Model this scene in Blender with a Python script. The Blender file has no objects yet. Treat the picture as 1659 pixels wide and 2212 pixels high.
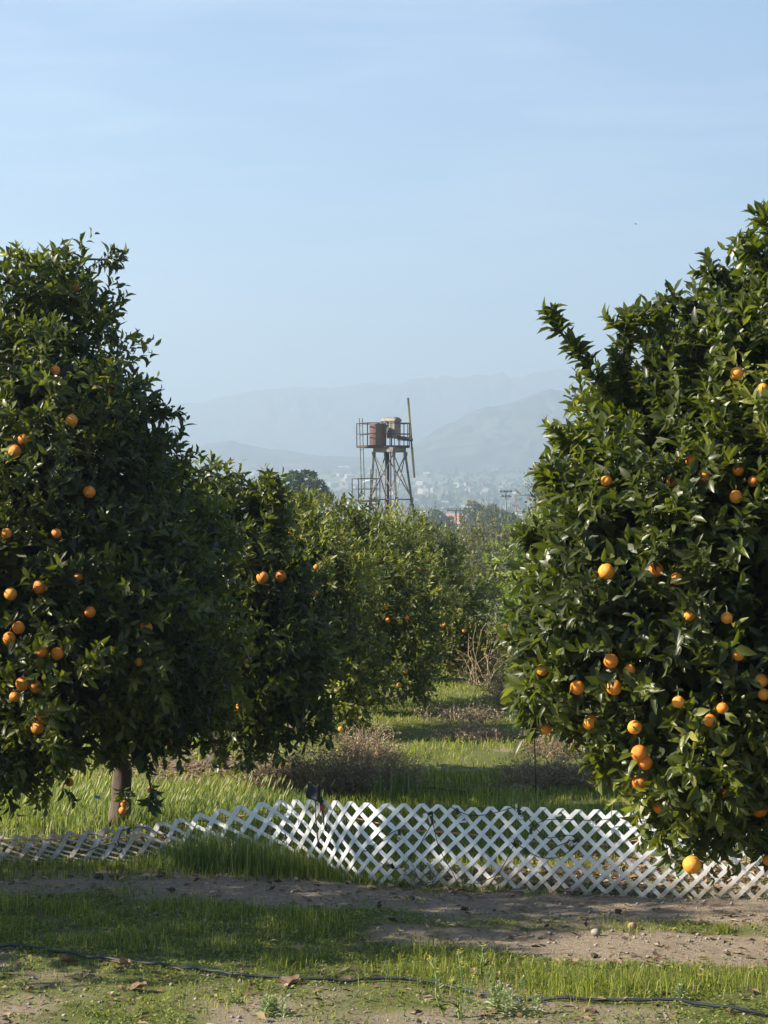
import bpy, math, random
import numpy as np
from mathutils import Vector, Matrix

# ------------------------------------------------------------------ camera, sky, sun, exposure
scene = bpy.context.scene
C = scene.collection
CAM_H = 2.5
cam = bpy.data.cameras.new("camera")
cam_o = bpy.data.objects.new("camera", cam)
C.objects.link(cam_o)
cam.sensor_fit = 'VERTICAL'
cam.sensor_height = 36.0
cam.lens = 79.46
cam.clip_start = 0.1
cam.clip_end = 40000
cam_o.location = (0, 0, CAM_H)
cam_o.rotation_euler = (math.radians(90), 0, 0)
scene.camera = cam_o
scene.render.resolution_x = 768
scene.render.resolution_y = 1024

SUN_EL = math.radians(33)
to_sun = Vector((-0.99, -0.11, 0)).normalized() * math.cos(SUN_EL) + Vector((0, 0, math.sin(SUN_EL)))
world = bpy.data.worlds.new("World")
scene.world = world
world.use_nodes = True
wn = world.node_tree
wn.nodes.clear()
w_out = wn.nodes.new('ShaderNodeOutputWorld')
w_bg = wn.nodes.new('ShaderNodeBackground')
w_sky = wn.nodes.new('ShaderNodeTexSky')
w_sky.sky_type = 'NISHITA'
w_sky.sun_disc = False
w_sky.sun_elevation = SUN_EL
w_sky.sun_rotation = math.atan2(to_sun.x, to_sun.y)
w_sky.altitude = 300
w_sky.air_density = 1.0
w_sky.dust_density = 0.15
w_sky.ozone_density = 3.0
w_bg.inputs['Strength'].default_value = 0.05
# thin high cirrus wisps, stretched sideways, as part of the sky itself
w_tc = wn.nodes.new('ShaderNodeTexCoord')
w_map = wn.nodes.new('ShaderNodeMapping')
w_map.inputs['Scale'].default_value = (5.0, 5.0, 42.0)
w_n = wn.nodes.new('ShaderNodeTexNoise')
w_n.inputs['Scale'].default_value = 1.3
w_n.inputs['Detail'].default_value = 7
w_n.inputs['Roughness'].default_value = 0.55
w_n.inputs['Distortion'].default_value = 0.6
w_r = wn.nodes.new('ShaderNodeValToRGB')
w_r.color_ramp.elements[0].position = 0.47
w_r.color_ramp.elements[0].color = (0, 0, 0, 1)
w_r.color_ramp.elements[1].position = 0.85
w_r.color_ramp.elements[1].color = (0.32, 0.32, 0.32, 1)
w_mix = wn.nodes.new('ShaderNodeMixRGB')
w_mix.inputs['Color2'].default_value = (7.0, 7.2, 7.6, 1)
wn.links.new(w_tc.outputs['Generated'], w_map.inputs['Vector'])
wn.links.new(w_map.outputs['Vector'], w_n.inputs['Vector'])
wn.links.new(w_n.outputs['Fac'], w_r.inputs['Fac'])
wn.links.new(w_r.outputs['Color'], w_mix.inputs['Fac'])
w_tint = wn.nodes.new('ShaderNodeMixRGB')
w_tint.blend_type = 'MULTIPLY'
w_tint.inputs['Fac'].default_value = 1.0
w_tint.inputs['Color2'].default_value = (0.56, 0.78, 0.98, 1)
wn.links.new(w_sky.outputs['Color'], w_tint.inputs['Color1'])
wn.links.new(w_tint.outputs['Color'], w_mix.inputs['Color1'])
wn.links.new(w_mix.outputs['Color'], w_bg.inputs['Color'])
wn.links.new(w_bg.outputs['Background'], w_out.inputs['Surface'])

sun = bpy.data.lights.new("sun", 'SUN')
sun.energy = 5.0
sun.angle = math.radians(0.53)
sun.color = (1.0, 0.91, 0.76)
sun_o = bpy.data.objects.new("sun", sun)
C.objects.link(sun_o)
sun_o.rotation_euler = to_sun.to_track_quat('Z', 'Y').to_euler()
sun_o.location = to_sun * 100

scene.view_settings.view_transform = 'Standard'
scene.view_settings.look = 'None'
scene.view_settings.exposure = 1.76
scene.view_settings.gamma = 1
scene.view_settings.use_curve_mapping = False
scene.cycles.max_bounces = 6
scene.cycles.diffuse_bounces = 3
scene.cycles.glossy_bounces = 2
scene.cycles.transmission_bounces = 4
scene.cycles.volume_bounces = 0
scene.cycles.transparent_max_bounces = 8
scene.cycles.use_denoising = True
scene.cycles.sample_clamp_indirect = 6

# ------------------------------------------------------------------ helpers
F = 4882.6          # focal length in the 1659-wide measuring frame
UC, VC = 829.6, 1106.0

def P(u, v, y):
    """world point at distance y seen at (u, v) of the measuring frame"""
    return Vector(((u - UC) / F * y, y, CAM_H - (v - VC) / F * y))

def hash2(ix, iy, seed):
    h = (ix.astype(np.int64) * 374761393 + iy.astype(np.int64) * 668265263 + seed * 974634777) & 0xffffffff
    h = ((h ^ (h >> 13)) * 1274126177) & 0xffffffff
    return ((h ^ (h >> 16)) & 0xffff) / 65535.0

def vnoise(x, y, seed=0):
    x = np.asarray(x, float); y = np.asarray(y, float)
    ix = np.floor(x); iy = np.floor(y)
    fx = x - ix; fy = y - iy
    fx = fx * fx * (3 - 2 * fx); fy = fy * fy * (3 - 2 * fy)
    a = hash2(ix, iy, seed); b = hash2(ix + 1, iy, seed)
    c = hash2(ix, iy + 1, seed); d = hash2(ix + 1, iy + 1, seed)
    return (a * (1 - fx) + b * fx) * (1 - fy) + (c * (1 - fx) + d * fx) * fy

def fbm(x, y, seed=0, octv=4, rough=0.5):
    s = 0; a = 1; t = 0
    for k in range(octv):
        s = s + a * vnoise(np.asarray(x) * 2 ** k, np.asarray(y) * 2 ** k, seed + k * 17)
        t += a; a *= rough
    return s / t

PROF_Y = np.array([0, 36, 60, 134, 300, 600, 1000, 1500, 2200, 3000, 3600, 4200, 9000.])
PROF_Z = np.array([0, 0, -0.6, -3.2, -8, -14, -16, -9, 10, 42, 74, 86, 95.])

def height(x, y):
    x = np.asarray(x, float); y = np.asarray(y, float)
    z = np.interp(y, PROF_Y, PROF_Z)
    near = np.clip((60 - np.abs(y - 15)) / 40, 0, 1)
    z = z + near * ((fbm(x * 0.7, y * 0.7, 3, 3) - 0.5) * 0.07 + (fbm(x * 5, y * 5, 9, 3) - 0.5) * 0.035 + (fbm(x * 14, y * 14, 19, 2) - 0.5) * 0.016)
    return z

def gh(x, y):
    return float(height(np.array([x]), np.array([y]))[0])

def tag(o, label=None, cat=None, group=None, kind=None):
    if label: o['label'] = label
    if cat: o['category'] = cat
    if group: o['group'] = group
    if kind: o['kind'] = kind
    return o

def empty(name, loc, label, cat, group=None, rz=0):
    o = bpy.data.objects.new(name, None)
    C.objects.link(o)
    o.location = loc
    o.rotation_euler = (0, 0, rz)
    o.empty_display_size = 0.1
    return tag(o, label, cat, group)

def link(name, me, parent=None):
    o = bpy.data.objects.new(name, me)
    C.objects.link(o)
    if parent is not None:
        o.parent = parent
    return o

def np_mesh(name, verts, sizes, idx, mat=None, rnd=None, smooth=True, extra=None):
    me = bpy.data.meshes.new(name)
    verts = np.asarray(verts, np.float32).reshape(-1, 3)
    sizes = np.asarray(sizes, np.int32); idx = np.asarray(idx, np.int32)
    me.vertices.add(len(verts))
    me.vertices.foreach_set('co', verts.ravel())
    me.loops.add(len(idx))
    me.loops.foreach_set('vertex_index', idx)
    me.polygons.add(len(sizes))
    st = np.concatenate([[0], np.cumsum(sizes)[:-1]]).astype(np.int32)
    me.polygons.foreach_set('loop_start', st)
    me.polygons.foreach_set('loop_total', sizes)
    me.polygons.foreach_set('use_smooth', np.full(len(sizes), smooth, dtype=bool))
    if rnd is not None:
        a = me.attributes.new('rnd', 'FLOAT', 'POINT')
        a.data.foreach_set('value', np.asarray(rnd, np.float32))
    if extra:
        for k, v in extra.items():
            a = me.attributes.new(k, 'FLOAT', 'POINT')
            a.data.foreach_set('value', np.asarray(v, np.float32))
    me.update(calc_edges=True)
    if mat: me.materials.append(mat)
    return me

class MB:
    """collects small shapes into one mesh"""
    def __init__(s):
        s.v = []; s.f = []
    def box(s, c, size, R=None):
        c = Vector(c); n = len(s.v)
        for dx in (-.5, .5):
            for dy in (-.5, .5):
                for dz in (-.5, .5):
                    p = Vector((dx * size[0], dy * size[1], dz * size[2]))
                    if R is not None: p = R @ p
                    s.v.append(tuple(c + p))
        for f in ((0, 1, 3, 2), (4, 6, 7, 5), (0, 4, 5, 1), (2, 3, 7, 6), (0, 2, 6, 4), (1, 5, 7, 3)):
            s.f.append(tuple(n + i for i in f))
        return s
    def bar(s, a, b, w, h=None):
        a = Vector(a); b = Vector(b); h = h or w
        d = b - a; L = d.length
        R = d.to_track_quat('X', 'Z').to_matrix()
        return s.box((a + b) / 2, (L, w, h), R)
    def tube(s, pts, rad, n=6, cap=True):
        pts = [Vector(p) for p in pts]
        if not hasattr(rad, '__len__'): rad = [rad] * len(pts)
        base = len(s.v)
        prev = None
        for i, p in enumerate(pts):
            t = (pts[min(i + 1, len(pts) - 1)] - pts[max(i - 1, 0)])
            if t.length < 1e-9: t = Vector((0, 0, 1))
            t.normalize()
            if prev is None:
                a = t.orthogonal().normalized()
            else:
                a = (prev - t * prev.dot(t))
                a = a.normalized() if a.length > 1e-6 else t.orthogonal().normalized()
            prev = a
            b = t.cross(a)
            for k in range(n):
                an = 2 * math.pi * k / n
                s.v.append(tuple(p + (a * math.cos(an) + b * math.sin(an)) * rad[i]))
        for i in range(len(pts) - 1):
            for k in range(n):
                k2 = (k + 1) % n
                s.f.append((base + i * n + k, base + i * n + k2, base + (i + 1) * n + k2, base + (i + 1) * n + k))
        if cap:
            s.f.append(tuple(base + k for k in reversed(range(n))))
            s.f.append(tuple(base + (len(pts) - 1) * n + k for k in range(n)))
        return s
    def lathe(s, c, prof, n=24, R=None):
        """prof: list of (radius, z)"""
        base = len(s.v); c = Vector(c)
        for r, z in prof:
            for k in range(n):
                an = 2 * math.pi * k / n
                p = Vector((r * math.cos(an), r * math.sin(an), z))
                if R is not None: p = R @ p
                s.v.append(tuple(c + p))
        for i in range(len(prof) - 1):
            for k in range(n):
                k2 = (k + 1) % n
                s.f.append((base + i * n + k, base + i * n + k2, base + (i + 1) * n + k2, base + (i + 1) * n + k))
        s.f.append(tuple(base + k for k in reversed(range(n))))
        s.f.append(tuple(base + (len(prof) - 1) * n + k for k in range(n)))
        return s
    def mesh(s, name, mat, smooth=False):
        me = bpy.data.meshes.new(name)
        me.from_pydata(s.v, [], s.f)
        me.update()
        if smooth:
            for p in me.polygons: p.use_smooth = True
        if mat: me.materials.append(mat)
        return me
    def obj(s, name, mat, parent=None, smooth=False, bevel=0):
        o = link(name, s.mesh(name, mat, smooth), parent)
        if bevel:
            m = o.modifiers.new('bevel', 'BEVEL'); m.width = bevel; m.segments = 2; m.limit_method = 'ANGLE'
        return o

# ------------------------------------------------------------------ materials
def new_mat(name):
    m = bpy.data.materials.new(name); m.use_nodes = True
    nt = m.node_tree; nt.nodes.clear()
    out = nt.nodes.new('ShaderNodeOutputMaterial')
    return m, nt, out

def ramp(nt, fac, stops):
    r = nt.nodes.new('ShaderNodeValToRGB')
    els = r.color_ramp.elements
    while len(els) < len(stops): els.new(0.5)
    for e, (p, c) in zip(els, stops):
        e.position = p; e.color = (*c, 1)
    nt.links.new(fac, r.inputs['Fac'])
    return r.outputs['Color']

def noise(nt, scale, detail=4, rough=0.6, coord='Object', vec=None, stretch=None):
    tc = nt.nodes.new('ShaderNodeTexCoord')
    n = nt.nodes.new('ShaderNodeTexNoise')
    n.inputs['Scale'].default_value = scale
    n.inputs['Detail'].default_value = detail
    n.inputs['Roughness'].default_value = rough
    src = tc.outputs[coord]
    if stretch:
        mp = nt.nodes.new('ShaderNodeMapping'); mp.inputs['Scale'].default_value = stretch
        nt.links.new(src, mp.inputs['Vector']); src = mp.outputs['Vector']
    nt.links.new(src, n.inputs['Vector'])
    return n.outputs['Fac']

def bump(nt, fac, bsdf, strength=0.3, dist=0.01):
    b = nt.nodes.new('ShaderNodeBump')
    b.inputs['Strength'].default_value = strength
    b.inputs['Distance'].default_value = dist
    nt.links.new(fac, b.inputs['Height'])
    nt.links.new(b.outputs['Normal'], bsdf.inputs['Normal'])

def mat_simple(name, stops, scale=8, rough=0.7, bmp=0.3, bdist=0.01, metal=0, stretch=None, detail=5, spec=0.4):
    m, nt, out = new_mat(name)
    b = nt.nodes.new('ShaderNodeBsdfPrincipled')
    b.inputs['Roughness'].default_value = rough
    b.inputs['Metallic'].default_value = metal
    b.inputs['Specular IOR Level'].default_value = spec
    f = noise(nt, scale, detail, stretch=stretch)
    nt.links.new(ramp(nt, f, stops), b.inputs['Base Color'])
    if bmp: bump(nt, f, b, bmp, bdist)
    nt.links.new(b.outputs['BSDF'], out.inputs['Surface'])
    return m

def mat_leaf(name, stops, trans=0.33, trans_gain=(2.1, 2.2, 0.6), rough=0.45, spec=0.35, pale_back=True):
    m, nt, out = new_mat(name)
    at = nt.nodes.new('ShaderNodeAttribute'); at.attribute_name = 'rnd'
    col = ramp(nt, at.outputs['Fac'], stops)
    b = nt.nodes.new('ShaderNodeBsdfPrincipled')
    b.inputs['Roughness'].default_value = rough
    b.inputs['Specular IOR Level'].default_value = spec
    if pale_back:
        g = nt.nodes.new('ShaderNodeNewGeometry')
        mx = nt.nodes.new('ShaderNodeMixRGB')
        ml = nt.nodes.new('ShaderNodeMixRGB'); ml.blend_type = 'MIX'
        ml.inputs['Fac'].default_value = 0.38
        ml.inputs['Color2'].default_value = (0.15, 0.19, 0.09, 1)
        nt.links.new(col, ml.inputs['Color1'])
        nt.links.new(g.outputs['Backfacing'], mx.inputs['Fac'])
        nt.links.new(col, mx.inputs['Color1']); nt.links.new(ml.outputs['Color'], mx.inputs['Color2'])
        nt.links.new(mx.outputs['Color'], b.inputs['Base Color'])
    else:
        nt.links.new(col, b.inputs['Base Color'])
    t = nt.nodes.new('ShaderNodeBsdfTranslucent')
    mul = nt.nodes.new('ShaderNodeMixRGB'); mul.blend_type = 'MULTIPLY'; mul.inputs['Fac'].default_value = 1
    mul.inputs['Color2'].default_value = (*trans_gain, 1)
    nt.links.new(col, mul.inputs['Color1']); nt.links.new(mul.outputs['Color'], t.inputs['Color'])
    ms = nt.nodes.new('ShaderNodeMixShader'); ms.inputs['Fac'].default_value = trans
    nt.links.new(b.outputs['BSDF'], ms.inputs[1]); nt.links.new(t.outputs['BSDF'], ms.inputs[2])
    nt.links.new(ms.outputs['Shader'], out.inputs['Surface'])
    return m

M = {}
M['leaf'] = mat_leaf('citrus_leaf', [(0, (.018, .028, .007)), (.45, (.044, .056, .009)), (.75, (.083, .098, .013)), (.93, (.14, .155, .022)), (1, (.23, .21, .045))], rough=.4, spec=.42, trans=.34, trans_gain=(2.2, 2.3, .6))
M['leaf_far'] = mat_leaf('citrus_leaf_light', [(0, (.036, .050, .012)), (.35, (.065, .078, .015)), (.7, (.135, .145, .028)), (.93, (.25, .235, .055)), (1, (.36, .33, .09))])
M['leaf_yellow'] = mat_leaf('citrus_leaf_yellowish', [(0, (.05, .08, .018)), (.4, (.10, .14, .025)), (.75, (.17, .20, .035)), (1, (.30, .28, .06))])
M['leaf_sparse'] = mat_leaf('thin_leaf', [(0, (.05, .055, .025)), (.5, (.09, .09, .04)), (.85, (.14, .145, .05)), (1, (.25, .24, .09))])
M['leaf_oak'] = mat_leaf('dark_oak_leaf', [(0, (.02, .035, .014)), (.6, (.035, .055, .02)), (1, (.06, .08, .03))], trans=0.15, spec=0.2, rough=0.6)
M['leaf_olive'] = mat_leaf('olive_leaf', [(0, (.07, .075, .035)), (.6, (.12, .12, .05)), (1, (.19, .17, .08))], trans=0.2, spec=0.2, rough=0.6)
M['grass'] = mat_leaf('grass_blade', [(0, (.05, .085, .014)), (.4, (.13, .165, .026)), (.75, (.23, .25, .045)), (.92, (.34, .32, .10)), (1, (.40, .34, .19))], trans=0.48, trans_gain=(1.7, 1.75, .8), rough=0.5, spec=0.3, pale_back=False)
M['tall_grass'] = mat_leaf('tall_grass_blade', [(0, (.07, .13, .025)), (.4, (.12, .19, .04)), (.75, (.20, .25, .08)), (.92, (.36, .36, .18)), (1, (.48, .44, .28))], trans=0.45, trans_gain=(1.3, 1.35, .9), rough=0.5, spec=0.3, pale_back=False)
M['weed'] = mat_leaf('low_weed', [(0, (.045, .068, .014)), (.5, (.105, .14, .024)), (.85, (.19, .215, .04)), (1, (.29, .27, .08))], trans=0.25, rough=0.6, spec=0.25, pale_back=False)
M['greyleaf'] = mat_leaf('silvery_leaf', [(0, (.30, .36, .17)), (1, (.46, .50, .30))], trans=0.25, rough=0.8, spec=0.1, trans_gain=(1.1, 1.15, .8))
M['dry'] = mat_leaf('dry_stalk', [(0, (.14, .10, .062)), (.5, (.27, .20, .13)), (.9, (.42, .33, .22)), (1, (.52, .44, .30))], trans=0.12, trans_gain=(1, 1, 1), rough=0.8, spec=0.1, pale_back=False)
M['litter'] = mat_leaf('dry_leaf', [(0, (.07, .042, .025)), (.4, (.15, .095, .055)), (.8, (.27, .19, .12)), (1, (.40, .31, .22))], trans=0.1, trans_gain=(1, 1, 1), rough=0.7, spec=0.2, pale_back=False)
M['bark'] = mat_simple('citrus_bark', [(.3, (.05, .036, .025)), (.6, (.11, .082, .058)), (.8, (.18, .15, .11))], 14, 0.9, 0.6, 0.02, stretch=(1, 1, .25))
M['twig'] = mat_simple('twig', [(.3, (.05, .05, .03)), (.7, (.12, .11, .075))], 20, 0.85, 0.2)
M['grey_twig'] = mat_simple('grey_twig', [(.3, (.07, .06, .05)), (.7, (.16, .14, .12))], 20, 0.85, 0.2)
M['rust'] = mat_simple('rusty_steel', [(.3, (.028, .015, .013)), (.5, (.055, .03, .025)), (.75, (.10, .06, .048))], 9, 0.8, 0.3)
M['tank'] = mat_simple('rusty_tank', [(.25, (.05, .027, .022)), (.45, (.095, .052, .042)), (.62, (.135, .078, .062)), (.8, (.19, .125, .10))], 5, 0.65, 0.2, stretch=(1, 1, .12))
M['galv'] = mat_simple('weathered_galvanised', [(.3, (.08, .06, .045)), (.5, (.16, .145, .12)), (.75, (.27, .255, .215))], 6, 0.6, 0.2, metal=0.2)
M['dark_steel'] = mat_simple('dark_steel', [(.3, (.02, .018, .018)), (.7, (.06, .05, .045))], 9, 0.6, 0.2)
M['hood'] = mat_simple('faded_hood_paint', [(.3, (.12, .085, .07)), (.5, (.20, .17, .15)), (.75, (.33, .31, .28))], 5, 0.55, 0.2, stretch=(1, 1, .5))
M['engine'] = mat_simple('engine_green', [(.35, (.012, .02, .014)), (.5, (.04, .06, .04)), (.7, (.16, .18, .15))], 14, 0.5, 0.5)
M['blade'] = mat_simple('yellow_blade', [(.3, (.20, .11, .035)), (.5, (.36, .235, .09)), (.75, (.50, .37, .18))], 3, 0.5, 0.15, stretch=(2, 2, .4))
M['vinyl'] = None
M['black'] = mat_simple('black_plastic', [(.3, (.012, .012, .014)), (.7, (.025, .025, .028))], 20, 0.45, 0.1)
M['matt_black'] = mat_simple('matt_black_plastic', [(.3, (.010, .010, .012)), (.7, (.018, .018, .02))], 20, 0.75, 0.1, spec=.2)
M['hose'] = mat_simple('black_poly_hose', [(.3, (.012, .016, .020)), (.7, (.03, .036, .042))], 12, 0.55, 0.05, spec=0.25)
M['orange_cord'] = mat_simple('orange_cord', [(.3, (.38, .13, .085)), (.7, (.55, .25, .17))], 30, 0.6, 0.1)
M['white_tie'] = mat_simple('white_tie', [(.3, (.7, .7, .7)), (.7, (.8, .8, .8))], 30, 0.5, 0)
M['stone'] = mat_simple('stone', [(.3, (.17, .14, .12)), (.6, (.28, .24, .21)), (.8, (.40, .37, .33))], 40, 0.85, 0.3)
M['clod'] = mat_simple('dark_clod', [(.3, (.018, .013, .010)), (.7, (.06, .045, .035))], 30, 0.95, 0.8)
M['wood'] = mat_simple('pole_wood', [(.3, (.06, .04, .03)), (.7, (.13, .095, .075))], 10, 0.9, 0.3)
M['white'] = mat_simple('white_paint', [(.3, (.62, .60, .57)), (.7, (.75, .74, .72))], 4, 0.7, 0.1)
M['cream'] = mat_simple('cream_stucco', [(.3, (.55, .42, .32)), (.7, (.66, .53, .42))], 4, 0.9, 0.1)
M['redroof'] = mat_simple('red_roof_tile', [(.3, (.33, .15, .11)), (.7, (.44, .23, .17))], 6, 0.9, 0.2)
M['red'] = mat_simple('red_paint', [(.3, (.5, .05, .03)), (.7, (.6, .08, .05))], 6, 0.7, 0.1)
M['blue'] = mat_simple('blue_petal', [(.3, (.12, .30, .55)), (.7, (.20, .40, .65))], 6, 0.7, 0.1)
M['window'] = mat_simple('window_glass', [(.3, (.03, .035, .04)), (.7, (.05, .06, .07))], 3, 0.15, 0)
M['yellow'] = mat_simple('yellow_petal', [(.3, (.62, .48, .03)), (.7, (.75, .62, .08))], 30, 0.7, 0)
M['bird'] = mat_simple('bird_plumage', [(.3, (.02, .018, .018)), (.7, (.05, .045, .04))], 30, 0.7, 0)

def mat_vinyl():
    m, nt, out = new_mat('white_vinyl')
    b = nt.nodes.new('ShaderNodeBsdfPrincipled')
    b.inputs['Roughness'].default_value = 0.38
    tc = nt.nodes.new('ShaderNodeTexCoord')
    n1 = noise(nt, 6, 6, .7)
    # splashed soil low on the strips, plus grey-tan shading painted in towards the left end
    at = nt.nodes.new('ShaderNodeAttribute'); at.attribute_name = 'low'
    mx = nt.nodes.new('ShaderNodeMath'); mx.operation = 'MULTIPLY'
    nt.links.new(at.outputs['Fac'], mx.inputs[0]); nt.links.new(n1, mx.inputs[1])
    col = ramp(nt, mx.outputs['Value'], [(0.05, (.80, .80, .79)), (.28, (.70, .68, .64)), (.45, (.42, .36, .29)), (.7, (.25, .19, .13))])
    nt.links.new(col, b.inputs['Base Color'])
    nt.links.new(b.outputs['BSDF'], out.inputs['Surface'])
    return m
M['vinyl'] = mat_vinyl()

def mat_orange(name, stops):
    m, nt, out = new_mat(name)
    b = nt.nodes.new('ShaderNodeBsdfPrincipled')
    b.inputs['Roughness'].default_value = 0.42
    b.inputs['Subsurface Weight'].default_value = 0.0
    f = noise(nt, 3.0, 3, .5)
    oi = nt.nodes.new('ShaderNodeObjectInfo')
    ad = nt.nodes.new('ShaderNodeMath'); ad.operation = 'MULTIPLY_ADD'
    ad.inputs[1].default_value = 0.5
    nt.links.new(oi.outputs['Random'], ad.inputs[0]); 
    sc = nt.nodes.new('ShaderNodeMath'); sc.operation = 'MULTIPLY'; sc.inputs[1].default_value = 0.5
    nt.links.new(f, sc.inputs[0]); nt.links.new(sc.outputs[0], ad.inputs[2])
    nt.links.new(ramp(nt, ad.outputs[0], stops), b.inputs['Base Color'])
    f2 = noise(nt, 55, 2, .5)
    bump(nt, f2, b, 0.35, 0.02)
    nt.links.new(b.outputs['BSDF'], out.inputs['Surface'])
    return m
M['orange'] = mat_orange('orange_peel', [(.15, (.66, .17, .008)), (.45, (.76, .235, .012)), (.8, (.80, .32, .03))])
M['old_orange'] = mat_simple('mouldy_peel', [(.3, (.22, .13, .09)), (.52, (.36, .22, .14)), (.7, (.62, .22, .07))], 2.2, 0.9, 0.5, 0.05)

def mat_ground():
    m, nt, out = new_mat('orchard_soil')
    b = nt.nodes.new('ShaderNodeBsdfPrincipled')
    b.inputs['Roughness'].default_value = 0.95
    b.inputs['Specular IOR Level'].default_value = 0.15
    n1 = noise(nt, 2.2, 6, .65, 'Object'); n2 = noise(nt, 28, 6, .75, 'Object'); n3 = noise(nt, 160, 3, .7, 'Object')
    soil = ramp(nt, n2, [(.25, (.13, .10, .07)), (.45, (.24, .19, .135)), (.6, (.315, .255, .185)), (.78, (.43, .36, .27))])
    green = ramp(nt, n2, [(.25, (.06, .065, .022)), (.5, (.115, .13, .035)), (.8, (.20, .20, .065))])
    lit = ramp(nt, n2, [(.25, (.10, .065, .04)), (.5, (.21, .15, .10)), (.75, (.36, .28, .20))])
    at = nt.nodes.new('ShaderNodeAttribute'); at.attribute_name = 'green'
    a2 = nt.nodes.new('ShaderNodeAttribute'); a2.attribute_name = 'litter'
    ad = nt.nodes.new('ShaderNodeMath'); ad.operation = 'ADD'
    sb = nt.nodes.new('ShaderNodeMath'); sb.operation = 'SUBTRACT'; sb.inputs[1].default_value = 0.5
    nt.links.new(n2, sb.inputs[0])
    nt.links.new(at.outputs['Fac'], ad.inputs[0]); nt.links.new(sb.outputs[0], ad.inputs[1])
    fac = ramp(nt, ad.outputs[0], [(.38, (0, 0, 0)), (.62, (1, 1, 1))])
    m1 = nt.nodes.new('ShaderNodeMixRGB'); nt.links.new(fac, m1.inputs['Fac'])
    nt.links.new(soil, m1.inputs['Color1']); nt.links.new(green, m1.inputs['Color2'])
    m2 = nt.nodes.new('ShaderNodeMixRGB'); nt.links.new(a2.outputs['Fac'], m2.inputs['Fac'])
    nt.links.new(m1.outputs['Color'], m2.inputs['Color1']); nt.links.new(lit, m2.inputs['Color2'])
    nt.links.new(m2.outputs['Color'], b.inputs['Base Color'])
    mm = nt.nodes.new('ShaderNodeMath'); mm.operation = 'ADD'
    nt.links.new(n2, mm.inputs[0]); nt.links.new(n3, mm.inputs[1])
    bump(nt, mm.outputs[0], b, 0.8, 0.02)
    nt.links.new(b.outputs['BSDF'], out.inputs['Surface'])
    return m
M['ground'] = mat_ground()

def mat_hill(name, a, bb, c, scale):
    return mat_simple(name, [(.3, a), (.5, bb), (.7, c)], scale, 0.95, 0, detail=8, spec=0.05)
M['hill'] = mat_hill('chaparral', (.02, .026, .022), (.055, .058, .045), (.13, .115, .085), 0.02)

# ------------------------------------------------------------------ ground zones (plan view)
def vy(v):
    return 12206.0 / (v - VC)       # ground distance seen at picture row v

def px_u(x, y):
    return UC + x / y * F
def px_v(y):
    return VC + 12206.0 / y

def zone_green(x, y):
    """0..1 how green the ground is, laid out from what grows where"""
    u = px_u(x, np.maximum(y, 9.5)); v = px_v(np.maximum(y, 9.5))
    n = fbm(x * 1.6, y * 1.6, 21, 4)
    g = np.full(x.shape, 0.75)
    # dirt track before the fence
    lo = np.interp(u, [0, 500, 900, 1300, 1659], [1885, 1893, 1918, 1940, 1955])
    hi = np.interp(u, [0, 500, 900, 1300, 1659], [1922, 1940, 1975, 1985, 1990])
    w = 10
    band = np.clip((v - lo + w) / w, 0, 1) * np.clip((hi + w - v) / w, 0, 1)
    g = g * (1 - band) + 0.1 * band
    # second bare strip on the right
    lo2 = np.interp(u, [0, 700, 800, 1100, 1659], [2090, 2090, 2005, 2012, 2020])
    hi2 = np.interp(u, [0, 700, 800, 1100, 1659], [2090, 2090, 2030, 2052, 2082])
    b2 = np.clip((v - lo2 + w) / w, 0, 1) * np.clip((hi2 + w - v) / w, 0, 1) * np.clip((u - 700) / 120, 0, 1)
    g = g * (1 - b2) + 0.12 * b2
    # between them on the right: thin green
    mid = np.clip((v - hi) / 8, 0, 1) * np.clip((lo2 - v) / 8, 0, 1) * np.clip((u - 650) / 200, 0, 1)
    g = g * (1 - mid) + 0.6 * mid
    # below the hose: half bare
    hose = np.interp(u, [0, 250, 640, 940, 1200, 1659], [2046, 2080, 2117, 2125, 2160, 2190])
    bl = np.clip((v - hose) / 8, 0, 1)
    g = g * (1 - bl) + 0.58 * bl
    nearf = np.clip((10.5 - y) / 1.0, 0, 1)
    g = g * (1 - nearf) + 0.5 * nearf
    far = np.clip((y - 40) / 40, 0, 1)
    g = g * (1 - far) + 0.62 * far
    return np.clip(g + (n - 0.5) * 1.0, 0, 1)

def blobf(x, y, cx, cy, rx, ry):
    return np.exp(-(((x - cx) / rx) ** 2 + ((y - cy) / ry) ** 2))

def zone_litter(x, y):
    a = blobf(x, y, -1.75, 21.9, 0.75, 1.1) + 0.9 * blobf(x, y, -1.9, 17.3, 1.6, 0.55) + 0.9 * blobf(x, y, 2.0, 15.5, 1.4, 0.7)
    a = a + 0.7 * blobf(x, y, 0.9, 20.6, 0.8, 0.35)
    return np.clip(a * (0.6 + fbm(x * 3, y * 3, 5, 3)), 0, 1)

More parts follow.
